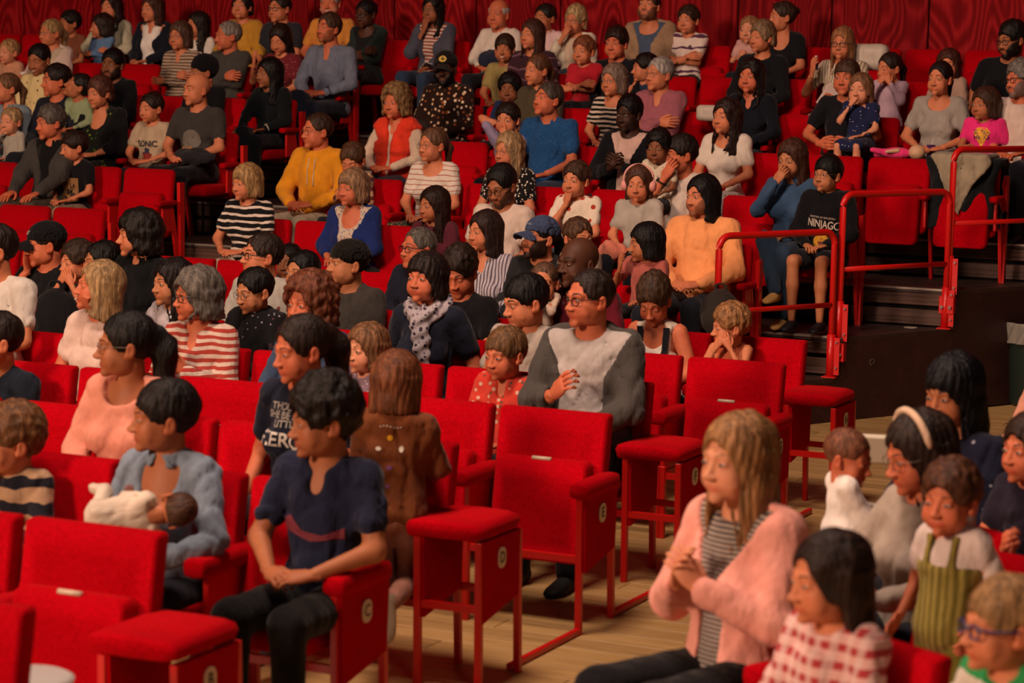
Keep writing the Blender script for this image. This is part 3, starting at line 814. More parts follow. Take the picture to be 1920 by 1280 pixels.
    T = head_template('c' if sex == 'c' else sex, hi_res)
    V = T['V'].copy()
    asp = random.Random(short).uniform(.95, 1.05)
    def dress(V):
        V = np.array(V, float)
        if smile:
            m = np.exp(-((V[:, 2] + .0685) / .016) ** 2) * (V[:, 1] > .05) * np.clip((np.abs(V[:, 0]) - .008) / .02, 0, 1)
            V[:, 2] += m * .006 * smile; V[:, 0] *= 1 + m * .13 * smile
        V[:, 0] *= asp * (1.0 if sex != 'c' else 1.06)
        return V
    tr = lambda V: (dress(V) * hs) @ hR.T + hcen
    C = np.tile(base, (len(V), 1))
    bcl = np.array(hexc(bcol or hc)) * .9
    lipc = base * np.array([.92, .62, .62]) if base[0] > .2 else base * np.array([1.25, .95, .95])
    C = C + (lipc - C) * np.clip(T['lip'] * .85, 0, 1)[:, None]
    C = C * (1 - T['cheek'][:, None] * np.array([-.02, .10, .10]))
    C = C * (1 - .6 * T['dark'][:, None])
    if beard:
        bm = np.clip(T['beard'] * beard, 0, 1)[:, None]; C = C * (1 - bm) + bcl * bm
        if beard > .7:
            nrm = V / (np.linalg.norm(V, axis=1)[:, None] + 1e-6); V = V + nrm * (T['beard'] * (.006 if beard < 1 else .010))[:, None]
    if hair in ('buzz', 'receding', 'balding', 'short', 'shortb', 'quiff'):
        pass
    addp(tr(V), T['quads'], C); 
    o0 = cnt - len(V); tri = T['tris']; Qs.append(np.concatenate([tri, tri[:, 2:]], 1) + o0)
    pc = T['pc']
    irx = math.radians(0); ir = np.sqrt((pc[:, 0] - irx) ** 2 + (pc[:, 1] - .02) ** 2)
    ec = np.where(ir[:, None] < .36, np.array([[.022, .014, .010]]) if skin in ('dark', 'deep', 'brown', 'asian', 'mid', 'olive') else np.array([[.05, .04, .035]]), np.array([[.42, .36, .32]]))
    ec = np.where(np.abs(pc[:, 2:3]) > .95, np.array([[.03, .018, .014]]), ec)
    pvv = T['pv'].copy()
    if smile > 1.2: pvv[:, 2] = -.004 + (pvv[:, 2] + .004) * .45
    if pitch < -18: pvv[:, 2] = -.006 + (pvv[:, 2] + .004) * .35
    addp(tr(pvv), T['pf'], ec)
    bw = np.array(hexc(hc)) * .75; bw = base * .45 + bw * .35 if sum(bw) > .35 else bw * .8 + base * .08
    addp(tr(T['bv']), T['bf'], bw)
    ex, eq = T['ears']; addp(tr(ex), eq, base * np.array([1, .86, .84]))
    if teeth or smile > 1.5:
        u_ = np.linspace(-1, 1, 7); tv = []
        for uu in u_:
            for dz in (.0032, -.0030 - .003 * (1 - uu * uu)):
                tv.append((uu * .017, .1035 - .006 * uu * uu, -.0672 + dz * (1 - .5 * uu * uu)))
        addp(tr(np.array(tv)), [(2 * i, 2 * i + 2, 2 * i + 3, 2 * i + 1) for i in range(6)], np.array([.62, .52, .45]))
    # hands
    for sx in (1, -1):
        el, wr, d, nrm, c = arms[sx]
        HV, HQ = hand_template(c)
        HV = HV * s * (1.0 if not fem else .93) * (1.08 if sex == 'm' and s > .85 else 1)
        yv = d / np.linalg.norm(d); zv = -(nrm - yv * (nrm @ yv)); zv /= np.linalg.norm(zv); xv = np.cross(yv, zv)
        M3 = np.stack([xv, yv, zv], 1)
        if sx < 0: HV = HV * np.array([-1, 1, 1]); tq_ = HQ[:, 2:3] == HQ[:, 3:4]; HQ = np.where(tq_, HQ[:, [1, 0, 2, 3]], HQ[:, ::-1])
        addp(HV @ M3.T + wr, HQ, base * np.array([1.02, .95, .93]))
    # bare legs
    shorts = bottom in ('shorts', 'skirt')
    if shorts and not nolegs:
        def legf(P):
            d = None
            for hip, kn, an in legz:
                q = smin(cone(P, hip, kn, .068 * s, .050 * s), smin(cone(P, kn, kn + (an - kn) * .4, .048 * s, .050 * s), cone(P, kn + (an - kn) * .4, an, .050 * s, .030 * s), .02), .02)
                d = q if d is None else np.minimum(d, q)
            return d
        pm2 = np.array([v for l in legz for v in l]); V2, Q2 = surf_net(legf, pm2.min(0) - .1 * s, pm2.max(0) + .1 * s, h * 1.1)
        addp(V2, Q2, base * np.array([1, .95, .93]))
    allQ = np.concatenate(Qs)
    allV = np.concatenate(Vs); allC = np.concatenate(Cs)
    body_o = mesh_q('person', allV, allQ, skin_mat(), None, allC)
    body_o.location = root_loc; body_o.rotation_euler = (0, 0, th)
    tag(body_o, label, 'person')
    top_o = mesh_q({'tee': 't_shirt', 'long': 'top', 'shirt': 'shirt', 'hoodie': 'hoodie', 'tank': 'tank_top', 'sweater': 'sweater', 'dress': 'dress', 'polo': 'polo_shirt'}[top], tV, tQ, cloth(*tc), body_o)
    if jacket:
        mesh_q({'vest': 'padded_vest', 'bib': 'dungarees', 'coat': 'jacket', 'hood': 'hooded_jacket', 'card': 'cardigan', 'half': 'cardigan', 'shirt': 'overshirt'}[jacket[0]], jV, jQ, cloth(*jacket[1]), body_o)
    # lower garment
    if bottom and not nolegs:
        rr = .012
        def botf(P):
            d = ell(P / s, (0, .0, .075), (.172 * (.5 + .5 * fat), .130, .105)) * s
            for hip, kn, an in legz:
                if bottom == 'trousers':
                    q = smin(cone(P, hip, kn, (.078 + rr) * s, (.058 + rr) * s), cone(P, kn, an, (.056 + rr) * s, (.040 + rr) * s), .03)
                else: q = cone(P, hip, hip + (kn - hip) * (.72 if bottom == 'shorts' else .92), (.080 + rr) * s, (.075 + rr) * s)
                d = smin(d, q, .03 if bottom != 'skirt' else .12)
            return d + .003 * wob(P, 25, sd)
        pm2 = np.array([v for l in legz for v in l] + [[0, 0, 0]]); rb = .16 * s * max(1, fat)
        V2, Q2 = surf_net(botf, pm2.min(0) - rb, pm2.max(0) + rb, h * 2.1)
        mesh_q({'trousers': 'trousers', 'shorts': 'shorts', 'skirt': 'skirt'}[bottom], V2, Q2, cloth(*(bc if isinstance(bc, tuple) else ('solid', bc))), body_o)
    if shoes and not nolegs:
        for hip, kn, an in legz:
            sv = SHOE[0] * s * 1.02; fzl = an.copy()
            if legs == 'kneel': sv = sv @ rotx(math.radians(-100)).T
            so = mesh_q('shoe', sv + fzl + np.array([0, .0, -.02 * s]), SHOE[1], plain(hexc(shoes), .6), body_o)
    # hair
    if hair not in ('bald',):
        HV, HQ = hair_template(hair, .0078 if hi_res else .0105)
        kx = 1.06 if sex == 'c' else 1.0
        o = mesh_q('hair', ((HV * np.array([asp * kx, 1, 1]) * hs) @ hR.T + hcen), HQ, hair_mat(hc), body_o)
    hm = lambda V: (np.asarray(V, float) * np.array([asp * (1.06 if sex == 'c' else 1), 1, 1]) * hs) @ hR.T + hcen
    if gl: glasses(body_o, hm, gl)
    if hats: hat(body_o, hm, hats)
    info = dict(o=body_o, fn=topf, tfn=lambda P: torso(unshear(P), g) * s + folds(P), s=s, hm=hm, arms=arms, short=short, root=root_loc, th=th, hw=hw, row=row, lean=lean)
    PEOPLE.append(info)
    if seat and row in ROW: SEATED.append((row, to_an(rootp)[0], short, to_an(rootp)[1]))
    return info

def mesh_q(name, V, Q, mat, parent=None, col=None):
    """quads (last index repeated = triangle)"""
    Q = np.asarray(Q); t = Q[:, 2] == Q[:, 3]
    me = bpy.data.meshes.new(name); q4 = Q[~t]; q3 = Q[t][:, :3]
    V = np.asarray(V, np.float32)
    me.vertices.add(len(V)); me.vertices.foreach_set('co', V.ravel())
    li = np.concatenate([q4.ravel(), q3.ravel()]).astype(np.int32)
    me.loops.add(len(li)); me.loops.foreach_set('vertex_index', li)
    n4, n3 = len(q4), len(q3); me.polygons.add(n4 + n3)
    me.polygons.foreach_set('loop_start', np.concatenate([np.arange(n4) * 4, n4 * 4 + np.arange(n3) * 3]).astype(np.int32))
    me.update(calc_edges=True); me.validate()
    me.polygons.foreach_set('use_smooth', np.full(len(me.polygons), True))
    me.materials.append(mat)
    if col is not None:
        ca = me.color_attributes.new('Col', 'FLOAT_COLOR', 'POINT'); c4 = np.ones((len(V), 4), np.float32); c4[:, :3] = col; ca.data.foreach_set('color', c4.ravel())
    o = bpy.data.objects.new(name, me); COL.objects.link(o)
    if parent is not None: o.parent = parent
    return o
def glasses(parent, hm, kind):
    col, r = {'dark': ((.012, .010, .010), .0026), 'wire': ((.14, .09, .05), .0013), 'red': ((.16, .02, .015), .0015), 'blue': ((.02, .03, .12), .0034), 'sun': ((.01, .01, .01), .0020)}[kind if kind != 'head' else 'sun']
    m = MB(); up = .0
    for sx in (-1, 1):
        pts = []
        for k in range(17):
            t = 2 * math.pi * k / 16
            cx = .0215 * math.copysign(abs(math.cos(t)) ** .7, math.cos(t)); cz = .0165 * math.copysign(abs(math.sin(t)) ** .7, math.sin(t))
            pts.append((sx * .0325 + cx, .0985 - .12 * abs(sx * .0325 + cx), -.006 + cz))
        if kind == 'head': pts = [(a, b - .034, c + .098) for a, b, c in pts]
        m.tube(hm(pts), r, 6, False)
        dz = .098 if kind == 'head' else 0; dy = -.034 if kind == 'head' else 0
        m.tube(hm([(sx * .054, .090 + dy, .004 + dz), (sx * .078, .060 + dy, .004 + dz), (sx * .082, -.005, .002 + dz * .3)]), r, 6, False)
    dz = .098 if kind == 'head' else 0; dy = -.034 if kind == 'head' else 0
    m.tube(hm([(-.012, .098 + dy, -.002 + dz), (0, .103 + dy, .0 + dz), (.012, .098 + dy, -.002 + dz)]), r, 6, False)
    fr = m.obj('glasses' if kind != 'head' else 'sunglasses', plain(col, .3, 0, spec=.6), parent, True)
    if kind in ('head', 'sun'):
        for sx in (-1, 1):
            q = MB()
            ring = [(sx * .0325 + .020 * math.cos(2 * math.pi * k / 12), .0955 + dy - .12 * abs(sx * .0325 + .020 * math.cos(2 * math.pi * k / 12)), -.006 + dz + .0155 * math.sin(2 * math.pi * k / 12)) for k in range(12)]
            q.add(hm(ring), [tuple(range(12))])
            q.obj('lens', plain((.02, .025, .03), .08, 0, spec=.9), fr)
def hat(parent, hm, spec):
    kind, col = spec[0], spec[1]
    back = kind == 'backcap'
    def fn(P):
        d = ell(P, (0, -.018, .040), (.090, .112, .092))
        d = np.maximum(d, .022 - P[:, 2] + (.15 * P[:, 1] if not back else -.10 * P[:, 1]))
        d = np.maximum(d, -ell(P, (0, -.018, .036), (.084, .106, .086)))
        return d
    if kind == 'beanie':
        f2 = lambda P: np.maximum(ell(P, (0, -.02, .045), (.090, .112, .100)), .0 - P[:, 2] + .25 * P[:, 1]) + .002 * np.sin(60 * np.arctan2(P[:, 0], P[:, 1]))
        V, Q = surf_net(f2, (-.11, -.15, -.05), (.11, .12, .16), .008); return mesh_q('beanie', hm(V), Q, cloth('solid', col), parent)
    V, Q = surf_net(fn, (-.11, -.15, .0), (.11, .12, .15), .0075)
    c = mesh_q('cap', hm(V), Q, cloth('solid', col), parent)
    # peak
    def pk(P):
        y0 = .09 if not back else -.10
        sgn = 1 if not back else -1
        q = np.sqrt((P[:, 0] / .078) ** 2 + ((P[:, 1] - y0) * sgn / .085) ** 2) - 1
        zs = .034 - .9 * P[:, 0] ** 2 / .05 * .5 - .28 * np.abs(P[:, 1] - y0)
        if back: zs = zs - .035
        return np.maximum(np.maximum(q * .07, np.abs(P[:, 2] - zs) - .0045), -(P[:, 1] - y0) * sgn - .02)
    V, Q = surf_net(pk, (-.09, -.20, -.04), (.09, .19, .06), .006)
    mesh_q('peak', hm(V), Q, cloth('solid', spec[2] if len(spec) > 2 else col), c)
    return c
def shirt_print(info, text, size, z, col, dx=0.0, name='shirt_print', shape=None, tilt=0.0, sq=1.0):
    """lettering printed on the chest: laid on the cloth along the chest's forward axis"""
    if shape is None:
        cu = bpy.data.curves.new('tmp', 'FONT'); cu.body = text; cu.size = size; cu.align_x = 'CENTER'; cu.align_y = 'CENTER'; cu.space_line = .85; cu.offset = size * .02
        ob = bpy.data.objects.new('tmp', cu); dg = bpy.context.evaluated_depsgraph_get()
        COL.objects.link(ob); dg.update()
        me = bpy.data.meshes.new_from_object(ob.evaluated_get(dg))
        V = np.array([v.co[:] for v in me.vertices]); Fs = [tuple(p.vertices) for p in me.polygons]
        bpy.data.objects.remove(ob); bpy.data.curves.remove(cu); bpy.data.meshes.remove(me)
    else: V, Fs = shape
    import bmesh
    me = bpy.data.meshes.new('tmp'); me.from_pydata([tuple(map(float, v)) for v in V], [], Fs); bm = bmesh.new(); bm.from_mesh(me); bpy.data.meshes.remove(me)
    if shape is not None:
        bmesh.ops.triangulate(bm, faces=bm.faces[:]); bmesh.ops.subdivide_edges(bm, edges=bm.edges[:], cuts=3, use_grid_fill=True)
    bm.verts.index_update(); V = np.array([v.co[:] for v in bm.verts]); Fs = [tuple(v.index for v in f.verts) for f in bm.faces]; bm.free()
    V = np.array(V, float)
    c, s_ = math.cos(tilt), math.sin(tilt)
    u = (V[:, 0] * c - V[:, 1] * s_) * sq; v = V[:, 0] * s_ + V[:, 1] * c
    k = info['s']; P = np.stack([-(u + dx) * k, np.full(len(u), .32 * k + info['lean'][1]), (z + v) * k], 1).astype(np.float32)
    for _ in range(50): P[:, 1] -= np.clip(info['tfn'](P), -.02, .04) * .7
    P[:, 1] += .0055
    me = bpy.data.meshes.new(name); me.from_pydata([tuple(map(float, p)) for p in P], [], Fs); me.materials.append(plain(hexc(col), .7, 0, 'print_' + col))
    o = bpy.data.objects.new(name, me); COL.objects.link(o); o.parent = info['o']
    return o
def band(info, sx, col, name='wristwatch', face=None):
    """a strap around the wrist"""
    el, wr, d, n, c = info['arms'][sx]; s = info['s']; ax = (wr - el) / np.linalg.norm(wr - el); p = wr - ax * .035 * s
    a = np.cross(ax, [0, 0, 1.]); a /= np.linalg.norm(a); b = np.cross(ax, a); m = MB(); r = .034 * s
    ring = [p + r * (math.cos(t) * a + math.sin(t) * b) for t in np.linspace(0, 2 * math.pi, 13)]
    m.tube(ring, .006 * s, 5, False); o = m.obj(name, plain(hexc(col), .4, 0), info['o'], True)
    if face:
        m = MB(); q = p - b * (r + .004) if b[2] < 0 else p + b * (r + .004); m.tube([q - b * .004, q + b * .004], .017 * s, 12); m.obj('watch_face', plain(hexc(face), .2, 0, spec=.7), o, True)
    return o
# ------------------------------------------------------------------ the hall: floor boards, panelled wall, raked tiers
def wood(key, c1, c2, c3, scale, rough, wave=None, bumps=.3, gl=.5):
    if key in MATS: return MATS[key]
    m, nt, b = newmat(key, rough, gl); L = nt.links
    tc = N(nt, 'ShaderNodeTexCoord'); mp = N(nt, 'ShaderNodeMapping'); mp.inputs['Scale'].default_value = scale
    oi = N(nt, 'ShaderNodeObjectInfo'); ad = N(nt, 'ShaderNodeVectorMath', operation='MULTIPLY_ADD'); ad.inputs[1].default_value = (7, 5, 3)
    no = N(nt, 'ShaderNodeTexNoise'); no.inputs['Scale'].default_value = 3; no.inputs['Detail'].default_value = 6; no.inputs['Distortion'].default_value = .8
    L.new(tc.outputs['Object'], mp.inputs[0]); L.new(oi.outputs['Random'], ad.inputs[0]); L.new(mp.outputs[0], ad.inputs[2]); L.new(ad.outputs[0], no.inputs['Vector'])
    src = no.outputs[0]
    if wave:
        # cathedral figure: contour lines of a smooth stretched field
        m2 = N(nt, 'ShaderNodeMapping'); m2.inputs['Scale'].default_value = (2.1, 1, .55); a2 = N(nt, 'ShaderNodeVectorMath', operation='MULTIPLY_ADD'); a2.inputs[1].default_value = (7, 5, 3)
        L.new(tc.outputs['Object'], m2.inputs[0]); L.new(oi.outputs['Random'], a2.inputs[0]); L.new(m2.outputs[0], a2.inputs[2])
        n2 = N(nt, 'ShaderNodeTexNoise'); n2.inputs['Scale'].default_value = 1.0; n2.inputs['Detail'].default_value = 1.2; L.new(a2.outputs[0], n2.inputs['Vector'])
        mu = N(nt, 'ShaderNodeMath', operation='MULTIPLY'); mu.inputs[1].default_value = wave[0]; sn = N(nt, 'ShaderNodeMath', operation='SINE'); mr2 = N(nt, 'ShaderNodeMapRange'); mr2.inputs[1].default_value = -1
        L.new(n2.outputs[0], mu.inputs[0]); L.new(mu.outputs[0], sn.inputs[0]); L.new(sn.outputs[0], mr2.inputs[0])
        mm = N(nt, 'ShaderNodeMixRGB'); mm.inputs[0].default_value = .60; L.new(mr2.outputs[0], mm.inputs[1]); L.new(no.outputs[0], mm.inputs[2]); src = mm.outputs[0]
    r = ramp(nt, [(.25, c1), (.5, c2), (.75, c3)]); L.new(src, r.inputs[0])
    hs = N(nt, 'ShaderNodeHueSaturation'); mr = N(nt, 'ShaderNodeMapRange'); mr.inputs[3].default_value = .82; mr.inputs[4].default_value = 1.12
    L.new(oi.outputs['Random'], mr.inputs[0]); L.new(mr.outputs[0], hs.inputs['Value']); L.new(r.outputs[0], hs.inputs['Color']); L.new(hs.outputs[0], b.inputs['Base Color'])
    bu = N(nt, 'ShaderNodeBump'); bu.inputs['Strength'].default_value = bumps; bu.inputs['Distance'].default_value = .003
    L.new(src, bu.inputs['Height']); L.new(bu.outputs[0], b.inputs['Normal'])
    return m
OAK = wood('oak_boards', (.36, .21, .070), (.48, .30, .11), (.58, .38, .155), (1.2, 14, 14), .42, bumps=.12)
REDPLY = wood('red_stained_plywood', (.13, .0012, .003), (.19, .0024, .005), (.30, .009, .012), (14, 1, .6), .6, wave=(150.0, 0), bumps=.10, gl=.05)
DECKM = wood('dark_brown_deck', (.020, .008, .006), (.034, .014, .010), (.050, .020, .014), (2, 2, 2), .55, bumps=.2)
FASC = wood('dark_brown_boards', (.045, .016, .009), (.075, .030, .017), (.11, .048, .028), (.6, 8, 14), .6, bumps=.4)
SIDEM = wood('maroon_side_board', (.020, .005, .005), (.030, .007, .007), (.042, .011, .010), (3, 3, 3), .5, bumps=.1)
DARK = plain((.006, .004, .004), .9, 0, 'dark_void')
NOSE = plain((.42, .36, .30), .35, .7, 'metal_nosing')

RZ = -PHI
def rowobj(o, kind=None):
    o.rotation_euler = (0, 0, RZ)
    if kind: o['kind'] = kind
    return o
# row frame: local x = along the row, local y = back from the stage
fl = MB().box((-19, -3, -.12), (6, 24, -.012)).obj('floor', OAK); rowobj(fl, 'structure')
pl_mesh = MB().box((0, 0, -.011), (2.395, .157, 0), .002).obj('plank', OAK, fl).data
bpy.data.objects.remove(bpy.data.objects['plank'])
rnd = random.Random(5)
n_pl = 0
for k in range(74):
    n0 = 4.6 + k * .160
    off = (k * .83) % 2.4
    lo_a = max(-6.6 - .15 * (n0 - 5), -7.6)
    for j in range(4):
        a0 = -8.4 + off + j * 2.4 if k % 1 == 0 else 0
        if a0 + 2.4 < lo_a or n_pl >= 296: continue
        o = bpy.data.objects.new('plank', pl_mesh); COL.objects.link(o); o.parent = fl; o.location = (a0, n0, 0); n_pl += 1
# back wall: framework and red stained plywood panels with open joints
WN = 20.86
wb = MB().box((-19, WN + .03, -.1), (6, WN + .2, 8)).obj('wall_back', DARK); rowobj(wb, 'structure')
pm_ = MB().box((-.447, 0, 1.2), (.447, .03, 7.9), .004).obj('panel', REDPLY, wb).data
bpy.data.objects.remove(bpy.data.objects['panel'])
for i in range(-12, 12):
    o = bpy.data.objects.new('panel', pm_); COL.objects.link(o); o.parent = wb; o.location = (-7.17 + i * .908, WN, 0)
cl = MB().box((-19, -3, 11.5), (6, 24, 11.7)).obj('ceiling', DARK); rowobj(cl, 'structure')
wl = MB().box((-19.2, -3, -.1), (-19, 24, 11.7)).obj('wall_left', DARK); rowobj(wl, 'structure')
wr_ = MB().box((6, -3, -.1), (6.2, 24, 11.7)).obj('wall_right', DARK); rowobj(wr_, 'structure')

TIER_PITCH = .98
def side_a(n): return -4.86 + .53 * (n - 15.67)
def tier(key, n0, n1, z, zprev, label, end=None):
    t = empty('seating_tier', (0, 0, 0), RZ); tag(t, label, 'platform', None)
    e0, e1 = (side_a(n0), side_a(n1)) if end is None else (end, end)
    L_ = -17.5
    MB().prism([(L_, n0), (e0, n0), (e1, n1), (L_, n1)], 2, z - .03, z).obj('deck', DECKM, t)
    h = z - zprev
    # fascia boards below the front edge, split by the open gap, with a dark back board
    MB().box((L_, n0 + .05, zprev - .02 if zprev > 0 else 0), (e0 - .01, n0 + .07, z - .03)).obj('riser_back', DARK, t)
    if h > .15:
        MB().box((L_, n0 + .012, z - .125), (e0, n0 + .034, z - .03), .004).obj('riser_board', FASC, t)
        MB().box((L_, n0 + .012, zprev + .012), (e0, n0 + .034, z - .155), .004).obj('riser_board', FASC, t)
        for zz in (z - .06, z - .095, zprev + .04, zprev + .07):
            MB().box((L_, n0 + .006, zz), (e0, n0 + .013, zz + .006)).obj('riser_ridge', FASC, t)
    MB().box((L_, n0 - .006, z - .012), (e0 - .02, n0 + .030, z + .003)).obj('nosing', NOSE, t)
    # side board down to the floor
    MB().prism([(e0, n0 + .002), (e1, n1), (e1 - .03, n1), (e0 - .03, n0 + .002)], 2, 0, z - .002).obj('side_board', SIDEM, t)
    if h > .15 and key != 'I':
        s0 = -10.85
        b = MB().box((s0, n0 - .30, zprev), (s0 + 1.06, n0 + .02, zprev + h / 2 - .012)).obj('half_step', FASC, t)
        MB().box((s0, n0 - .306, zprev + h / 2 - .013), (s0 + 1.06, n0 - .0, zprev + h / 2 + .001)).obj('step_tread', DECKM, t)
        MB().box((s0, n0 - .310, zprev + h / 2 - .012), (s0 + 1.06, n0 - .275, zprev + h / 2 + .003)).obj('step_nosing', NOSE, t)
    return t
names = [('P', 'lowest shallow tier under the first raised row of red seats'), ('I', 'low dark tier beside the first red guard rail'),
         ('J', 'dark tier under the woman in denim and the boy in shorts'), ('K', 'dark tier under the empty seats behind the middle guard rail'),
         ('L', 'dark tier under the row of the woman in the grey tee'), ('M', 'dark tier second from the top against the red wall'),
         ('N', 'topmost dark tier along the red plywood wall')]
zp = 0
for i, (k, lb) in enumerate(names):
    n, z = ROW[k]
    n0 = n - .80 if k != 'P' else n - .75
    n1 = (n + .18) if k != 'P' else ROW['I'][0] - .80
    if k == 'N': n1 = WN - .01
    tier(k, n0, n1, z, zp, lb, end=-5.62 if k == 'P' else None)
    zp = z
# markings on the side board
def on_side(n): return side_a(n)
mk = MB().tube([Vector((side_a(15.9) + .004, 15.9, .40)) + .018 * Vector((.53 * math.cos(t), math.cos(t), 1.1 * math.sin(t))) for t in np.linspace(0, 2 * math.pi, 13)], .003, 5, False).obj('side_board_ring', CHROME)
tag(rowobj(mk), 'small metal ring on the dark end board of the tiers', 'ring')
st = MB().prism([(.05 * math.cos(t), .05 * math.sin(t)) for t in np.linspace(0, 2 * math.pi, 17)[:-1]], 2, 0, .003).obj('floor_marker', plain((.5, .42, .34), .5))
P = on_z(1707, 614, ROW['J'][1] + .001); st.location = P; tag(st, 'pale round sticker on the dark tier beside the middle guard rail', 'marker')

# ------------------------------------------------------------------ guard rails
def guard_rail(label, pts_px, n0, n1, zf, zr, zt, drop=True, open_end=False):
    t = empty('guard_rail', (0, 0, 0), RZ); tag(t, label, 'railing')
    a0, a1 = side_a(n0) - .045, side_a(n1) - .045
    r = .0235; c = .09
    def q(u, z): return Vector((a0 + (a1 - a0) * u, n0 + (n1 - n0) * u, z))
    ln = math.hypot(a1 - a0, n1 - n0); cu = c / ln
    path = [q(0, zf)] + [q(0, zt - c)] + [q(cu * (1 - math.cos(b)), zt - c + c * math.sin(b)) for b in np.linspace(.15, math.pi / 2, 6)]
    if open_end: path += [q(1, zt)]
    else: path += [q(1 - cu * (1 - math.sin(b)), zt - c + c * math.cos(b)) for b in np.linspace(0, math.pi / 2 - .15, 6)] + [q(1, zt - c), q(1, zr)]
    MB().tube(path, r, 12).obj('rail_frame', RED_STEEL, t, True)
    zm = zf + (zt - zf) * .5
    MB().tube([q(0, zm), q(1, zm + (0 if True else 0))], .018, 10).obj('mid_rail', RED_STEEL, t, True)
    for u, zb in ((0, zf), (1, zr)):
        if u == 1 and open_end: continue
        p = q(u, zb)
        b = MB().box((p.x - .05, p.y - .05, zb), (p.x + .05, p.y + .05, zb + .008), .002).obj('base_plate', RED_STEEL, t)
        s_ = MB().tube([p, p + Vector((0, 0, .30))], .031, 12).obj('socket', RED_STEEL, t, True)
        br = MB().box((p.x + .02, p.y - .014, zb + .02), (p.x + .065, p.y - .006, zb + .28)).obj('bracket', RED_STEEL, t)
        for zz in (.07, .25):
            MB().tube([(p.x + .045, p.y - .030, zb + zz), (p.x + .045, p.y + .0, zb + zz)], .008, 8).obj('bolt', CHROME, t)
    if drop:
        p = q(0, zf)
        MB().box((p.x - .055, p.y - .045, zf - .12), (p.x + .055, p.y + .03, zf + .004), .004).obj('fascia_bracket', RED_STEEL, t)
        for dx in (-.03, .03): MB().tube([(p.x + dx, p.y - .065, zf - .07), (p.x + dx, p.y - .04, zf - .07)], .012, 8).obj('bolt', CHROME, t)
    return t
zI, zJ, zK = ROW['I'][1], ROW['J'][1], ROW['K'][1]
guard_rail('lowest red tubular guard rail, beside the man in the orange hoodie', None, 14.66, 15.60, zI, zI, on_row(1450, 433, 15.1)[1] - .02, False)
guard_rail('middle red tubular guard rail, in front of the empty folded seats', None, 15.66, 16.60, zJ - .05, zJ, on_row(1668, 356, 16.1)[1] - .02)
guard_rail('highest red tubular guard rail, running off the right edge', None, 16.62, 17.9, zK - .05, zK, on_row(1850, 273, 17.1)[1] - .02, open_end=True)

# ------------------------------------------------------------------ seats
FAB = seat_fabric()
FABD = FAB
def rrect(w, z0, z1, r, n=5):
    P = []
    for cx, cz, a0 in ((w - r, z1 - r, 0), (-w + r, z1 - r, 90), (-w + r, z0 + r, 180), (w - r, z0 + r, 270)):
        for k in range(n): 
            t = math.radians(a0 + 90 * k / (n - 1)); P.append((cx + r * math.cos(t), cz + r * math.sin(t)))
    return P
def cushion(name, w, z0, z1, y0, y1, r, shear, mat, parent, puff=.012):
    """upholstered slab with a rounded outline and softened rim: local x width, y depth, z height"""
    V, Fs = [], []; n = None
    for (y, ins) in ((y0, .016), (y0 - 0, .016), (y0 + .012 * (1 if y1 > y0 else -1), .003), ((y0 + y1) / 2, 0), (y1 - .012, .003), (y1, .016)):
        ring = rrect(w - ins, z0 + ins, z1 - ins, max(.004, r - ins * .5)); n = len(ring)
        V += [(x, y + shear * (z - z0), z) for x, z in ring]
    for i in range(5):
        for k in range(n): Fs.append((i * n + k, i * n + (k + 1) % n, (i + 1) * n + (k + 1) % n, (i + 1) * n + k))
    cz = (z0 + z1) / 2
    for base, y, sg in ((0, y0 - puff, 1), (5 * n, y1 + puff * .5, -1)):
        c = len(V); V.append((0, y + shear * (cz - z0), cz))
        # inner ring keeps the face nearly flat
        ring = rrect((w) * .7, z0 + (z1 - z0) * .2, z1 - (z1 - z0) * .2, r * .6); b2 = len(V); V += [(x, y + shear * (z - z0), z) for x, z in ring]
        for k in range(n):
            Fs.append((base + k, base + (k + 1) % n, b2 + (k + 1) % n, b2 + k)); Fs.append((b2 + k, b2 + (k + 1) % n, c))
    m = MB(); m.add(V, Fs); return m.obj(name, mat, parent, True)
def soft_pad(name, x0, x1, y0, y1, z0, z1, parent, mat=None, r=.02):
    """armrest-like pad, long in y"""
    m = MB(); V, Fs = [], []; n = 12
    cx, cz = (x0 + x1) / 2, (z0 + z1) / 2; hw, hz = (x1 - x0) / 2, (z1 - z0) / 2
    ys = [y0, y0 + r * .3, y0 + r, y1 - r, y1 - r * .3, y1]; sc = [.72, .93, 1, 1, .95, .8]
    for y, s_ in zip(ys, sc):
        for k in range(n):
            t = 2 * math.pi * k / n; c, s2 = math.cos(t), math.sin(t)
            V.append((cx + hw * s_ * math.copysign(abs(c) ** .55, c), y, cz + hz * s_ * math.copysign(abs(s2) ** .55, s2)))
    for i in range(5):
        for k in range(n): Fs.append((i * n + k, i * n + (k + 1) % n, (i + 1) * n + (k + 1) % n, (i + 1) * n + k))
    Fs += [tuple(range(n)), tuple(5 * n + k for k in range(n))]
    m.add(V, Fs); return m.obj(name, mat or FAB, parent, True)
PW = .575
def leg(parent, x, y, z0, z1, lean=0):
    return MB().box((x - .014, y - .014, z0), (x + .014, y + .014, z1), .002, shear=lean).obj('leg', RED_STEEL, parent)
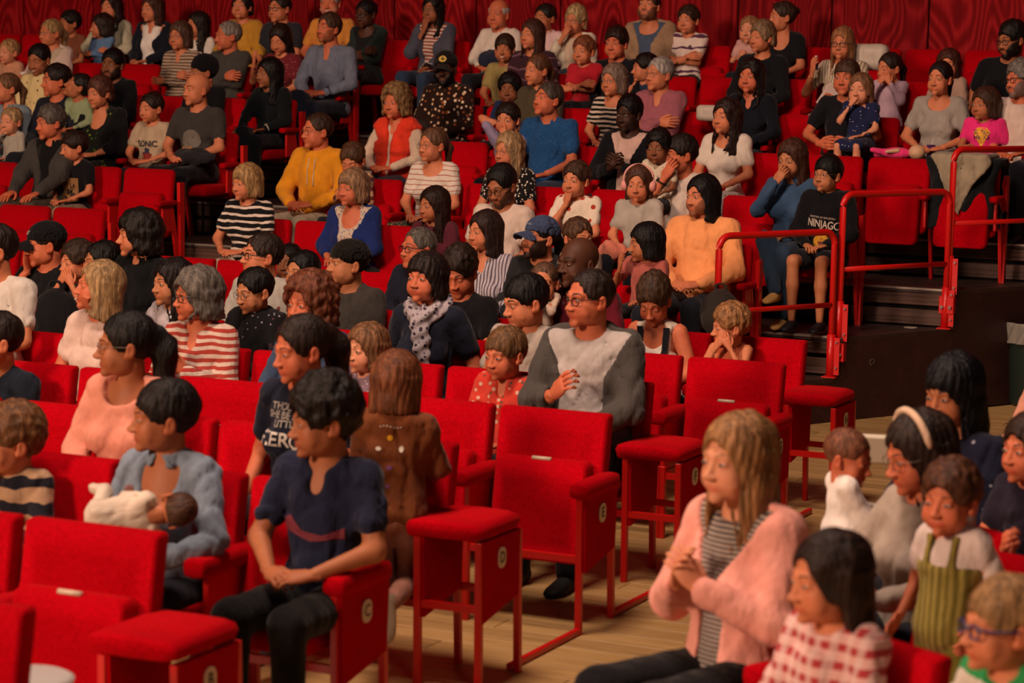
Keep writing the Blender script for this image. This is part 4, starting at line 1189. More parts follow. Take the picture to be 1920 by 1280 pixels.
def make_floor_seat(up, end):
    t = empty('theatre_seat', (0, 0, 0))
    cushion('backrest', .268, .42, .918, -.165, -.085, .018, .17, FAB, t)
    if up: 
        pd = cushion('seat_pad', .225, .27, .715, -.275, -.175, .03, .15, FAB, t, .006)
        MB().tube([(-.045, -.19, .716), (.045, -.19, .716)], .010, 8).obj('seat_tag', PLATE, pd, True)
    else: 
        pd = MB(); o = cushion('seat_pad', .225, -.50, -.06, .385, .465, .04, 0, FAB, t, .006)
        for v in o.data.vertices: v.co = (v.co.x, v.co.z, .85 - v.co.y)
    x = PW / 2
    soft_pad('armrest', x - .05, x + .045, -.43, -.07, .595, .668, t)
    if not end: MB().box((x - .012, -.35, .35), (x + .012, -.10, .60), .003).obj('arm_support', RED_STEEL, t)
    leg(t, x, -.40, 0, .60 if end else .38, -.02); leg(t, x, -.04, 0, .45, -.06); leg(t, -x + .03, -.40, 0, .38, -.02); leg(t, -x + .03, -.04, 0, .45, -.06)
    MB().box((-x + .03, -.41, .315), (x, -.385, .345)).obj('crossbar', RED_STEEL, t)
    MB().box((x - .012, -.40, .315), (x + .012, -.06, .345)).obj('side_bar', RED_STEEL, t)
    if end: end_panel(t, x + .03)
    return t
def end_panel(t, x):
    MB().prism([(-.42, .60), (-.07, .60), (-.085, .335), (-.405, .275)], 0, x - .03, x).obj('end_panel', FAB, t)
def letter(t, ch, x):
    P = rrect(.034, -.042, .042, .030)
    m = MB(); m.prism([(a - .245, b + .515) for a, b in P], 0, x, x + .004); pl = m.obj('letter_plate', PLATE, t)
    cu = bpy.data.curves.new('tmp', 'FONT'); cu.body = ch; cu.size = .062; cu.align_x = 'CENTER'; cu.align_y = 'CENTER'; cu.offset = .0012
    ob = bpy.data.objects.new('tmp', cu); COL.objects.link(ob); dg = bpy.context.evaluated_depsgraph_get(); dg.update()
    me = bpy.data.meshes.new_from_object(ob.evaluated_get(dg)); bpy.data.objects.remove(ob)
    for v in me.vertices: v.co = (x + .0055, v.co.x - .245, v.co.y + .515)
    me.materials.clear(); me.materials.append(BLACKP)
    o = bpy.data.objects.new('letter', me); COL.objects.link(o); o.parent = pl
def make_shelf():
    t = empty('row_end_shelf', (0, 0, 0)); x0, x1 = -.06, .275
    m = MB(); V = []
    soft_pad('padded_top', x0, x1 + .012, -.435, -.055, .600, .672, t, r=.03)
    MB().prism([(-.42, .60), (-.07, .60), (-.085, .335), (-.405, .275)], 0, x1 - .02, x1 + .01).obj('end_panel', FAB, t)
    leg(t, x1 - .006, -.40, 0, .60, -.02); leg(t, x1 - .006, -.04, 0, .60, -.04)
    MB().box((x0 - .2, -.41, .315), (x1, -.385, .345)).obj('crossbar', RED_STEEL, t)
    MB().box((x0 - .2, -.06, .315), (x1, -.035, .345)).obj('crossbar', RED_STEEL, t)
    return t
BW = .53
def make_tier_seat(up, end):
    t = empty('theatre_seat', (0, 0, 0))
    cushion('backrest', .243, .34, .905, -.150, -.080, .045, .14, FAB, t, .010)
    if up: cushion('seat_pad', .205, .26, .715, -.255, -.170, .045, .12, FAB, t, .010)
    else:
        o = cushion('seat_pad', .215, -.52, -.08, .375, .465, .05, 0, FAB, t, .008)
        for v in o.data.vertices: v.co = (v.co.x, v.co.z, .84 - v.co.y)
    x = BW / 2
    soft_pad('armrest', x - .035, x + .035, -.34, -.08, .610, .660, t, r=.05)
    MB().box((x - .010, -.26, .40), (x + .010, -.10, .62), .003).obj('arm_support', RED_STEEL, t)
    MB().prism([(-.02, 0), (.03, 0), (-.11, .62), (-.15, .62)], 0, x - .012, x + .012).obj('leg', RED_STEEL, t)
    if end: MB().prism([(-.02, 0), (.035, 0), (.03, .80), (-.04, .80)], 0, x + .0, x + .03).obj('end_strip', RED_STEEL, t)
    return t
PROTO = {}
def copy_tree(o, parent=None):
    c = o.copy(); COL.objects.link(c); c.parent = parent
    for ch in o.children: copy_tree(ch, c)
    return c
def get_seat(kind, up, end):
    k = (kind, up, end)
    if k not in PROTO: PROTO[k] = (make_floor_seat if kind == 'floor' else make_tier_seat)(up, end); return PROTO[k]
    return copy_tree(PROTO[k])
def place(o, a, n, z, rz=RZ): o.location = W(a, n, z); o.rotation_euler = (0, 0, rz); return o
ORD = ['next', 'second', 'third', 'fourth', 'fifth', 'sixth', 'seventh', 'eighth', 'ninth', 'tenth', 'eleventh', 'twelfth']
def build_seats():
    import builtins
    rows = {}
    for k in 'BDFH': rows[k] = [((-4.215 if k != 'H' else -4.135) - PW / 2 - i * PW, i == 0, 'floor') for i in range(14)]
    for k in 'CEG': rows[k] = [((-3.985 if k != 'G' else -3.90) - PW / 2 - i * PW, i == 0, 'floor') for i in range(14)]
    aA = on_row(76, 1120, ROW['A'][0])[0] + .02
    rows['A'] = [(aA - PW / 2 - i * PW, i == 0, 'floor') for i in range(3)]
    rows['P'] = [(-5.72 - PW / 2 - i * PW, i == 0, 'floor') for i in range(12)]
    ends = dict(I=-5.45, J=-5.02, K=-4.22, L=-3.70, M=-3.70, N=-4.28)
    for k, e in ends.items():
        L_ = []
        i = 0
        while e - i * BW - BW > -9.95: L_.append((e - BW / 2 - i * BW, i == 0, 'tier')); i += 1
        for j in range(12): L_.append((-10.87 - BW / 2 - j * BW, j == 0, 'tier'))
        if k == 'N': L_ = [(-4.28 - BW / 2 - j * BW, j == 0, 'tier') for j in range(24)]
        rows[k] = L_
    used_l = set()
    for k, L_ in rows.items():
        n, z = ROW[k]
        lo = on_row(0, 400, n)[0] - .25; hi = on_row(1920, 400, n)[0] + .25
        occ = [(a, sh) for r_, a, sh, nn in SEATED if r_ == k and abs(nn - (n - .235)) < .30]
        L_ = [q for q in L_ if lo < q[0] < hi]
        owner = {}
        for i, q in enumerate(L_):
            c = [(abs(a - q[0]), sh) for a, sh in occ if abs(a - q[0]) < .285]
            if c: owner[i] = min(c)[1]
        for i, (a, end, kind) in enumerate(L_):
            up = i not in owner
            t = get_seat(kind, up, end); place(t, a, n, z)
            if i in owner: lab = 'red seat under the ' + owner[i]
            else:
                best = None
                for j in owner:
                    d_ = abs(j - i)
                    if best is None or d_ < best[0]: best = (d_, j)
                if best: lab = 'empty red seat, %s %s of the %s' % (ORD[best[0] - 1] if best[0] > 1 else 'just', 'left' if i > best[1] else 'right', owner[best[1]])
                else: lab = 'folded empty red upholstered seat, %s from the aisle in its floor row' % ORD[i]
            while lab in used_l: lab = lab + ' too'
            used_l.add(lab)
            tag(t, lab, 'seat', 'red upholstered theatre seats')
    # row letters and end shelves
    sh = None
    for k, aa in (('B', 0), ('D', 0), ('F', 0), ('H', 0)):
        n, z = ROW[k]
        sh = make_shelf() if True else sh
        place(sh, -4.215 if k != 'H' else -4.135, n, 0); letter(sh, k, .286)
        tag(sh, 'red padded shelf at the row end with the letter %s on its plate' % k, 'shelf', 'padded shelves closing the row ends')
    for k in 'CEG':
        n, z = ROW[k]; e = empty('letter_plate_holder', (0, 0, 0)); place(e, -3.985 if k != 'G' else -3.90, n, 0)
        letter(e, k, .033)
        # hang the plate on the end seat of that row
        pl = [c for c in e.children][0]
        seat = min([o for o in bpy.data.objects if o.name.startswith('theatre_seat')], key=lambda o: (o.location - W((-3.985 if k != 'G' else -3.90) - PW / 2, n, 0)).length)
        pl.parent = seat; pl.location = (PW / 2 - 0, 0, 0); bpy.data.objects.remove(e)
    # floor rails tying the rows together
    lab = ['in front of the shelf marked D', 'in front of the seat marked E', 'between E and F', 'between F and G', 'between G and H', 'between B and C']
    for (k1, k2), lb in zip((('C', 'D'), ('D', 'E'), ('E', 'F'), ('F', 'G'), ('G', 'H'), ('B', 'C')), lab):
        n1, n2 = ROW[k1][0] - .04, ROW[k2][0] - .40
        o = MB().box((-3.985 - .013, n1 - .0, .004), (-3.985 + .013, n2, .030), .003).obj('floor_rail', RED_STEEL); rowobj(o)
        tag(o, 'red steel bar on the floor joining row ends %s' % lb, 'bar', 'floor bars joining the rows')
# ------------------------------------------------------------------ the audience
def p(row, x, y, sex, short, ex, skin='fair', hair='short', hc='3a2a1e', top='tee', tc='444444', **k):
    t = tc if isinstance(tc, tuple) else ('solid', tc)
    lab = short + (' ' + ex if ex.split(' ')[0] in ('with', 'and', 'in', 'on', 'holding', 'looking', 'hands') else ', ' + ex)
    if 'jacket' in k and k['jacket'] and not isinstance(k['jacket'][1], tuple): k['jacket'] = (k['jacket'][0], ('solid', k['jacket'][1]))
    return person(row, x, y, short, lab, sex, skin=skin, hair=hair, hc=hc, top=top, tc=t, **k)

# ---- top row against the wall
p('N', 208, 14, 'f', 'woman in a pale sage sweater', 'arms around a child, long dark hair', hair='longwavy', hc='2a1a14', top='sweater', tc='b9b49a', pose_='hold', head=25, roll=6)
p('N', 190, 50, 'c', 'child in a light blue denim top', 'dark hair, held by the woman in sage', hair='bob', hc='2e1c14', top='long', tc='5d7fa6', s=.62, head=65, pose_='cross', dn=.28, seat=False)
p('N', 130, 44, 'c', 'boy with dark hair in a brown top', 'at the top left', skin='tan', hair='shortb', hc='1c1410', top='tee', tc='7a4630', s=.80, head=50)
p('N', 285, 17, 'f', 'woman in a navy cardigan over white', 'hands in her lap', hair='chin', hc='4a2c1e', top='tank', tc='e8e2d8', neck='v', jacket=('card', '161a26'), bc='d8d2c6', pose_='lap', head=35, jopen=.07)
p('N', 370, 47, 'c', 'girl with long dark hair in white', 'half hidden in the top row', hair='long', hc='241814', top='tee', tc='d8d0c4', s=.80, head=50)
p('N', 453, 12, 'f', 'woman in a mustard knitted sweater', 'short dark hair, smiling', hair='pixie', hc='1e1612', top='sweater', tc='c08c30', pose_='clasp', head=15, smile=1, fat=1.2, pitch=5)
p('N', 524, 16, 'm', 'man in a charcoal tee and glasses', 'beside the mustard sweater', hair='short', hc='2a1c14', tc='2a2c33', gl='dark', head=35)
p('N', 619, 6, 'm', 'man in an orange tee', 'white hair, laughing, wearing a watch', skin='ruddy', hair='short', hc='b8b0a4', tc='d08a3c', pose_='clasp', head=10, smile=1.6, fat=1.15, beard=.3, bcol='b8b0a4')
p('N', 686, 26, 'f', 'woman with dark braids and glasses', 'dark green jacket with white stripe', skin='dark', hair='bun', hc='0e0c0e', top='tee', tc='1a1a1a', neck='scoop', jacket=('card', '26302c'), gl='dark', pose_='cross', head=35, pitch=-8, bc='10141c', dn=0)
I_ = p('N', 811, 18, 'f', 'woman with long black curls and denim jacket', 'hand at her chin, phone on her knee', skin='mid', hair='longwavy', hc='140f0e', top='tee', tc=('stripes', 'c8b8a8', '8c4038', 30, .5), jacket=('card', '4a4c5a'), gl='wire', pose_='chin', pl='knees', head=25, smile=1, bc='2a3c54', lean=(.0, .04))
p('N', 934, 27, 'm', 'elderly man in a white shirt', 'balding, a dark jacket across his lap', skin='ruddy', hair='balding', hc='c8c0b4', top='shirt', tc='d8cec0', collar=1, pose_='clasp', head=25, fat=1.1)
p('N', 1021, 34, 'c', 'boy in a pale pink shirt', 'dark hair, behind the woman in maroon stripes', skin='tan', hair='short', hc='241812', top='shirt', tc='d2b4b4', collar=1, s=.85, head=38)
p('N', 1078, 38, 'f', 'woman with short blonde hair and cream cardigan', 'hand at her mouth', hair='pixie', hc='c4a468', top='tee', tc='c8b49c', jacket=('card', 'd6ccb4'), gl='wire', pose_='mouth', pl='lap', head=28, roll=-5)
p('N', 1217, 12, 'm', 'bearded man in a tan overshirt', 'blue-grey tee with sunglasses hooked on it', hair='short', hc='34241a', tc='46566c', jacket=('shirt', '9a7e62'), beard=.75, bcol='2c1e16', head=25, pitch=12, fat=1.1, neck='scoop', bc='6a3038')
FB = p('N', 1290, 38, 'c', 'boy in a white striped football shirt', 'arms crossed, standing by the wall', hair='shortb', hc='3c2618', tc=('stripes', 'd8c8bc', '54324c', 9, .82), s=.84, pose_='cross', head=30, bc='141218', seat=False)
p('N', 1405, 57, 'c', 'toddler in a pink top', 'fair hair, on a lap in the top row', skin='pale', hair='toddler', hc='b07a48', tc='c89a92', s=.62, head=25, pose_='fists', seat=False)
p('N', 1466, 32, 'f', 'woman in a black V-neck top', 'hair pinned up, seen in profile', hair='bun', hc='3c2a1c', top='tee', tc='141418', neck='deep', gl='head', pose_='lap', head=72, bc='14151c')
# ---- second row from the top
p('M', 16, 98, 'c', 'toddler with wispy blond hair', 'peach top, at the left edge', skin='pale', hair='toddler', hc='c09050', tc='c49070', s=.66, head=35)
CUP = p('M', 95, 62, 'f', 'woman in a pale pink jacket and glasses', 'blonde hair tied back, holding a white cup', hair='tied', hc='b08a50', top='tee', tc='b8a890', jacket=('coat', 'd0bcae'), gl='wire', pose_='fwd', pl='lap', head=45)
p('M', 337, 68, 'f', 'older woman in a brown striped top', 'glasses, arms folded', hair='bob', hc='5a4030', top='long', tc=('stripes', 'b09a84', '4a3428', 34, .62), neck='v', gl='wire', pose_='cross', head=28, fat=1.1)
p('M', 427, 68, 'm', 'elderly man in a dark grey shirt', 'thin grey hair, seen in profile', skin='ruddy', hair='receding', hc='8a8074', top='shirt', tc='44423e', collar=1, pose_='cross', head=62, fat=1.1)
p('M', 525, 74, 'f', 'woman in a dark red patterned top', 'looking down, dark hair clipped back', hair='chin', hc='26160f', top='tee', tc=('floral', '6a2028', 'a86a6a', 40, .2), pose_='up', pl='lap', head=20, pitch=-20)
p('M', 616, 54, 'm', 'man in a faded denim shirt', 'brown hair, hands clasped on his knee', skin='ruddy', hair='quiff', hc='4a3220', top='shirt', tc='6a7284', collar=1, neck='v', pose_='clasp', head=40, beard=.55, bcol='6a4426', bc='1a2030', legs='cross', pitch=6, s=1.12)
p('M', 946, 92, 'c', 'boy in a sand coloured tee', 'brown hair, grinning', skin='tan', hair='fringe', hc='3c2616', tc='9a8a54', s=.86, head=12, smile=1.6)
p('M', 997, 66, 'f', 'woman in a maroon sweater with thin stripes', 'long brown hair', hair='long', hc='4a2c1e', top='sweater', tc=('stripes', '38202a', '6a4a54', 9, .85), head=38, pitch=4)
p('M', 1094, 96, 'c', 'small boy in a red tee', 'short auburn hair, hands crossed', hair='shortb', hc='8a4a26', tc='b0202c', s=.74, head=30, pose_='cross', dn=.1)
p('M', 1155, 82, 'm', 'man in a black sweatshirt', 'dark auburn hair, behind the grey-haired woman', skin='ruddy', hair='messy', hc='2c1810', top='long', tc='101218', head=25)
p('M', 1208, 128, 'c', 'child with dark hair in profile', 'hand to its cheek, mostly hidden', hair='shortb', hc='1e120e', top='tee', tc='24304a', s=.64, head=75, pose_='cheek', pl='lap')
p('M', 1428, 70, 'f', 'woman with cropped fair hair in black', 'behind the long-haired woman in navy', hair='pixie', hc='8a6c48', top='long', tc='121318', head=48, neck='crew')
STR = p('M', 1579, 82, 'f', 'woman with long auburn hair and glasses', 'raising a small bottle, paper in hand', hair='long', hc='a06838', top='tee', tc=('vstripes', 'c8bca4', '8a7a66', 40, .6), gl='dark', pose_='up', pl='fwd', head=25, bottom='skirt', bc=('vstripes', 'c8bca4', '8a7a66', 40, .6))
p('M', 1667, 128, 'c', 'girl in a lilac tracksuit', 'hands at her mouth', hair='tied', hc='2e1c16', top='long', tc='b49aa8', s=.72, head=55, pose_='mouth', pitch=-6, bc='b49aa8', fat=1.1)
p('M', 1778, 122, 'c', 'child in a tan top', 'reddish brown hair, behind the woman in grey', hair='bob', hc='50281c', top='long', tc='a88a7a', s=.68, head=20)
p('M', 1897, 74, 'm', 'man in a black tee with dark beard', 'glasses, elbow out, at the right edge', skin='olive', hair='messy', hc='16100e', tc='101114', gl='dark', beard=1, bcol='1c1410', pose_='side', pl='lap', head=58, pitch=-10, lean=(-.12, .05))
# ---- third row from the top
p('L', 73, 112, 'm', 'laughing man in a cream hoodie', 'dark hair, looking down', skin='olive', hair='short', hc='14100e', top='hoodie', tc=('floral', 'd8c48c', '3a3026', 'd8c48c', 'a89468', 22, .22), head=22, pitch=-14, smile=1.7, beard=.35, bcol='14100e')
p('L', 211, 122, 'm', 'bearded man in a black jumper', 'short afro, behind the woman in green florals', skin='brown', hair='afro', hc='0c0a0a', top='sweater', tc='101014', beard=.9, bcol='0c0a0a', head=18, fat=1.1)
p('L', 380, 135, 'm', 'person in a black beanie', 'mostly hidden behind the bald man', skin='olive', hair='short', hc='0c0a0a', top='long', tc='0e0e12', hats=('beanie', '0c0c10'), head=60, s=.9)
p('L', 504, 138, 'f', 'woman in a black puff-sleeve top', 'long black hair, wearing a watch', skin='mid', hair='long', hc='0e0a0a', top='long', tc='0c1216', head=48, pose_='knees', pl='lap', armw=1.2, bc='0e1118', legs='cross')
CAPM = p('L', 835, 128, 'm', 'bearded man in a black cap', 'brown patterned fleece', skin='dark', hair='buzz', hc='0a0808', top='sweater', tc=('floral', '24140e', 'c8a888', '8a4a26', '24140e', 'd8c0a0', 26, .34), neck='high', beard=1, bcol='0a0808', hats=('cap', '14120f'), head=12, fat=1.2, pitch=-4)
p('L', 955, 168, 'c', 'boy in navy with black curls', 'smiling broadly', skin='brown', hair='curly', hc='0e0a0a', tc='1a2a4a', s=.70, head=12, smile=1.5)
p('L', 1007, 132, 'f', 'woman in an olive top', 'brown hair tied back', hair='tied', hc='6a4428', top='tee', tc='4a4230', head=48, neck='high')
p('L', 1150, 151, 'f', 'older woman in a black and white striped top', 'grey bob, glasses', skin='fair', hair='bob', hc='8a7460', tc=('stripes', '141414', 'c8b8a4', 26, .55), gl='wire', head=38, neck='scoop', fat=1.05)
p('L', 1236, 140, 'm', 'grey-haired man in a dusty pink sweater', 'wire glasses, leaning on his arms', hair='short', hc='a8a298', top='sweater', tc='9a5a64', neck='v', collar=1, gl='wire', head=50, pitch=4, pose_='cross', fat=1.1)
p('L', 1407, 144, 'f', 'woman in navy with long dark hair', 'sunglasses on her head, hands clasped', skin='ruddy', hair='longwavy', hc='1c1210', top='long', tc='10131c', neck='v', gl='head', head=28, pose_='clasp', fat=1.25, bc='0e1016', smile=.6)
p('L', 1587, 146, 'm', 'man in a black polo shirt and shorts', 'a small girl on his lap', skin='ruddy', hair='fringe', hc='4c3424', top='polo', tc='121318', head=28, pose_='hold', fat=1.2, bottom='shorts', bc='1a1c24', s=1.06)
p('L', 1613, 168, 'c', 'small girl in a navy spotted dress', 'on the lap of the man in shorts', skin='pale', hair='halfup', hc='8a5c38', top='dress', tc=('dots', '1c2244', 'c8ccd8', 34, .12), s=.66, head=28, dn=.26, pose_='mouth', pl='lap', seat=False, bottom='skirt', bc=('dots', '1c2244', 'c8ccd8', 34, .12), shoes=None)
GREY = p('L', 1762, 148, 'f', 'woman in a light grey tee', 'dark hair tied back, holding a juice carton', skin='fair', hair='tied', hc='1c1210', tc='9a948a', head=35, neck='scoop', pose_='clasp', fat=1.15, bc='101218')
PINK = p('L', 1846, 196, 'c', 'girl in a bright pink tee', 'brown bob, beside the woman in grey', skin='tan', hair='bob', hc='4a2e1e', tc='e8307c', s=.74, head=52, dn=.12, pose_='fwd', pl='side', bottom='shorts', bc='2a6a9a', seat=False)
p('L', 1914, 150, 'm', 'grey-haired bearded man in a cream tee', 'glasses, cut off by the right edge', skin='ruddy', hair='curly', hc='7a746c', tc='d0bcae', gl='dark', beard=.9, bcol='6a6058', head=62, fat=1.05, roll=8)
# ---- fourth row
p('K', 12, 166, 'f', 'woman in a pale denim shirt', 'at the left edge, a toddler on her lap', hair='tied', hc='7a5434', top='shirt', tc='7a8a94', collar=1, head=50, pose_='hold')
p('K', 20, 228, 'c', 'toddler with blond hair sucking its hand', 'pale grey top, left edge', skin='pale', hair='toddler', hc='b8925a', top='long', tc='a8a294', s=.58, head=25, dn=.25, pose_='mouth', pl='lap', seat=False)
p('K', 104, 152, 'm', 'man with a dark quiff in navy', 'beside the laughing man', skin='ruddy', hair='quiff', hc='1e1410', top='long', tc='181c28', head=58, s=1.05)
p('K', 146, 163, 'c', 'boy in a pale green shirt', 'looking up, dark hair', skin='tan', hair='short', hc='1e1410', top='shirt', tc='8a9a74', collar=1, s=.66, head=70, pitch=28)
p('K', 186, 174, 'f', 'woman in a black dress with green florals', 'short auburn hair', hair='pixie', hc='5c3222', top='tee', tc=('floral', '10130e', '2c4a1a', '10130e', '6a7a22', 24, .3), neck='deep', jacket=('half', '121214'), jopen=.07, head=35, pitch=-6, fat=1.35, pose_='clasp', armw=1.3, bottom='skirt', bc=('floral', '10130e', '2c4a1a', '10130e', '6a7a22', 24, .3))
SON = p('K', 283, 203, 'c', 'boy in a tan printed tee', 'short dark hair, hands clasped', hair='short', hc='2c1c14', tc='b4a084', s=.86, head=38, pose_='clasp', pitch=-4, bc='23262e')
BALD = p('K', 368, 168, 'm', 'bald man in a dark grey tee', 'planet print, jacket over his lap', skin='fair', hair='bald', hc='3a2a1e', tc='3a3835', head=45, pose_='clasp', fat=1.08, bc='101116', neck='crew')
p('K', 741, 193, 'f', 'woman in an orange-red padded vest', 'big curly blonde hair, cream sleeves', skin='ruddy', hair='curlybig', hc='8c6838', top='shirt', tc='c8b49c', neck='v', jacket=('vest', 'd83a22'), jopen=.012, head=28, pose_='clasp', smile=.8, fat=1.25, bc='3a3a44')
p('K', 951, 224, 'c', 'boy in a lilac tee', 'arms raised in front of his face', hair='shortb', hc='241610', tc='8a809c', s=.78, head=20, pose_='overhead', pl='mouth', pitch=-4, lean=(.0, .05))
p('K', 1027, 187, 'm', 'man in a blue patterned short-sleeved shirt', 'grey-brown hair, smiling up', skin='ruddy', hair='short', hc='4c4036', top='polo', tc=('floral', '1c4878', '2c5c90', '163a66', 60, .3), collar=1, head=50, pitch=10, smile=.7, fat=1.1, pose_='lap', bc='3a4a62')
p('K', 1179, 214, 'm', 'man in a black jacket over pale pink', 'hands folded before his chest', skin='deep', hair='afro', hc='080606', tc='c8a89a', jacket=('card', '0e1014'), jopen=.05, head=35, pitch=-4, pose_='fists', beard=.5, bcol='080606', s=1.05, bc='0e1014')
p('K', 1361, 220, 'f', 'woman in a cream blouse with long dark hair', 'left of the denim shirt', hair='longwavy', hc='2c1a14', top='tee', tc='d8ccbc', neck='scoop', head=42, pitch=4, bc=('dots', 'c8c0b4', '2a2a34', 30, .3), pose_='lap')
# ---- fifth row
J0 = p('J', 94, 230, 'm', 'man in a dark grey jacket', 'grey hair, black shirt, hand on his knee', skin='ruddy', hair='messy', hc='5c544c', top='shirt', tc='101010', collar=1, jacket=('coat', '3e3c38'), jopen=.04, head=50, pitch=-4, pose_='knees', bc='4c4438', s=1.05)
BT = p('J', 138, 276, 'c', 'boy in a black printed tee', 'dark hair, looking down to the left', hair='fringe', hc='2c1a12', tc='101013', s=.80, head=58, pitch=-6, pose_='lap', bc='8a7860')
HOOD = p('J', 594, 246, 'm', 'man in a mustard yellow hoodie', 'brown hair and glasses, hands clasped', skin='ruddy', hair='receding', hc='3c281a', top='hoodie', tc='d48c1c', gl='wire', head=55, pose_='clasp', s=1.08, bc='b0a488')
p('J', 661, 300, 'c', 'boy in a plaid shirt', 'looking down, by the yellow hoodie', hair='shortb', hc='5c3c22', top='shirt', tc=('plaid', 'c8a078', '6a2a24', '2a2630', 14), s=.74, head=20, pitch=-26, pose_='fists', seat=False)
ST = p('J', 811, 272, 'f', 'woman in a cream tee with red pinstripes', 'brown hair tied back, glasses', hair='tied', hc='6c4a30', tc=('stripes', 'd8ccbc', 'a05048', 26, .84), gl='wire', head=48, neck='scoop', pose_='lap', fat=1.08, bc=('floral', '3a4434', '8a9a6c', 'a86a5a', 40, .4))
p('J', 953, 283, 'f', 'woman in a black and white floral dress', 'wavy blonde hair, glasses', hair='longwavy', hc='ae8a58', top='dress', tc=('floral', '141416', 'd8ccb8', 46, .32), gl='wire', head=42, pose_='lap', fat=1.1, bottom='skirt', bc=('floral', '141416', 'd8ccb8', 46, .32), neck='v')
p('J', 1234, 278, 'c', 'toddler with black curls', 'cream printed tee', skin='brown', hair='curly', hc='120c0a', tc=('floral', 'd0c0a8', '5a4a3c', 30, .14), s=.62, head=22, seat=False, dn=.1)
FACE = p('J', 1275, 290, 'm', 'man with his hand over his mouth', 'dark hair, pale tee, black watch', skin='ruddy', hair='shortb', hc='221712', tc='ccbcae', head=65, pitch=-4, pose_='mouth', pl='lap', s=1.0)
p('J', 1484, 298, 'f', 'woman in a blue denim shirt', 'long auburn hair, fingers at her lips', skin='asian', hair='long', hc='4c2c1c', top='shirt', tc='36506e', collar=1, head=38, pitch=-10, pose_='mouth', pl='lap', bc='26384c', shoes='b08a4c', legs='cross', fat=1.05)
NIN = p('J', 1551, 328, 'c', 'boy in a black hoodie with white lettering', 'glasses and shorts, beside the denim shirt', skin='asian', hair='bowl', hc='0c0a0a', top='hoodie', tc='0e0e12', gl='wire', s=.90, head=42, dn=.14, pose_='lap', bottom='shorts', bc='14141a', shoes='14161c', pitch=4)
# ---- sixth row
BW_ = p('I', 461, 343, 'f', 'woman in a black and white striped tee', 'blonde bob with a fringe', hair='bobbang', hc='b48a4c', tc=('stripes', '121214', 'd8c8b8', 19, .66), head=42, pitch=-2, pose_='clasp', bc='c8b49c')
p('I', 660, 353, 'f', 'woman in a royal blue cardigan', 'ash blonde bob, floral top', skin='ruddy', hair='bobbang', hc='9c744c', top='tee', tc=('floral', 'c4b4a0', '9a6a6a', '7a8290', 50, .35), neck='deep', jacket=('half', '1c2c66'), jopen=.06, head=38, pose_='lap', fat=1.15, bc='1e3a7a')
p('I', 812, 385, 'c', 'girl in a maroon tee', 'long dark brown hair', skin='tan', hair='long', hc='2c1812', tc='54202c', s=.84, head=48, pitch=-2)
p('I', 940, 348, 'm', 'man in a cream tee looking down', 'dark hair, beard and glasses', skin='olive', hair='quiff', hc='14100e', tc='d4c0b0', gl='dark', head=35, pitch=-22, beard=.85, bcol='14100e')
p('I', 1079, 338, 'c', 'boy in a white tee with red spots', 'finger at his mouth', hair='shortb', hc='4a3020', tc=('dots', 'dccdb8', 'a8382a', 13, .22), s=.80, head=30, pose_='chin', pl='lap', bc='4a5a70')
HP = p('I', 1197, 345, 'c', 'girl in a grey tee wearing pink headphones', 'hands on her tummy', hair='halfup', hc='5c3826', tc='a8a094', s=.80, head=15, pitch=-4, pose_='lap')
OH = p('I', 1316, 368, 'm', 'man in an orange hoodie', 'long black hair and moustache, leaning forward', skin='fair', hair='chin', hc='0e0c0e', top='hoodie', tc='f0a064', head=48, pose_='clasp', s=1.12, fat=1.2, bc='20242c', beard=.55, bcol='14100e', hs=1.08)
# ---- lowest tier
p('P', 908, 434, 'f', 'woman in a thin striped shirt', 'brown hair, pearl earring, smiling', hair='chin', hc='2e1c18', top='shirt', tc=('vstripes', 'b8b0b4', '5a5466', 44, .6), head=50, smile=.9, neck='v')
BC = p('P', 1012, 446, 'm', 'bearded man in a slate blue cap', 'dark jacket', skin='fair', hair='tied', hc='1c120e', tc='1a1a1c', jacket=('coat', '242426'), head=52, pitch=6, beard=1, bcol='2a1810', hats=('cap', '3c4866'))
p('P', 1085, 446, 'c', 'boy peeking over a seat', 'short brown hair, only eyes showing', hair='shortb', hc='5c3c24', tc='8a7a6a', s=.66, head=-30, seat=False)
p('P', 1210, 456, 'c', 'small girl in a rust pink tee', 'black bob, face turned away to the left', skin='tan', hair='bob', hc='100c0c', tc='a85a50', s=.66, head=75, pose_='up', pl='lap', pitch=-4)
p('P', 783, 466, 'm', 'elderly man in navy with glasses', 'balding, looking left', skin='ruddy', hair='receding', hc='6a6258', top='sweater', tc='1a1c2a', gl='dark', head=52, smile=1, fat=1.15, pitch=4)
p('P', 541, 492, 'c', 'dark-haired child low between the seats', 'only the crown showing', skin='brown', hair='short', hc='120e0c', tc='3a2a24', s=.6, head=20, seat=False)
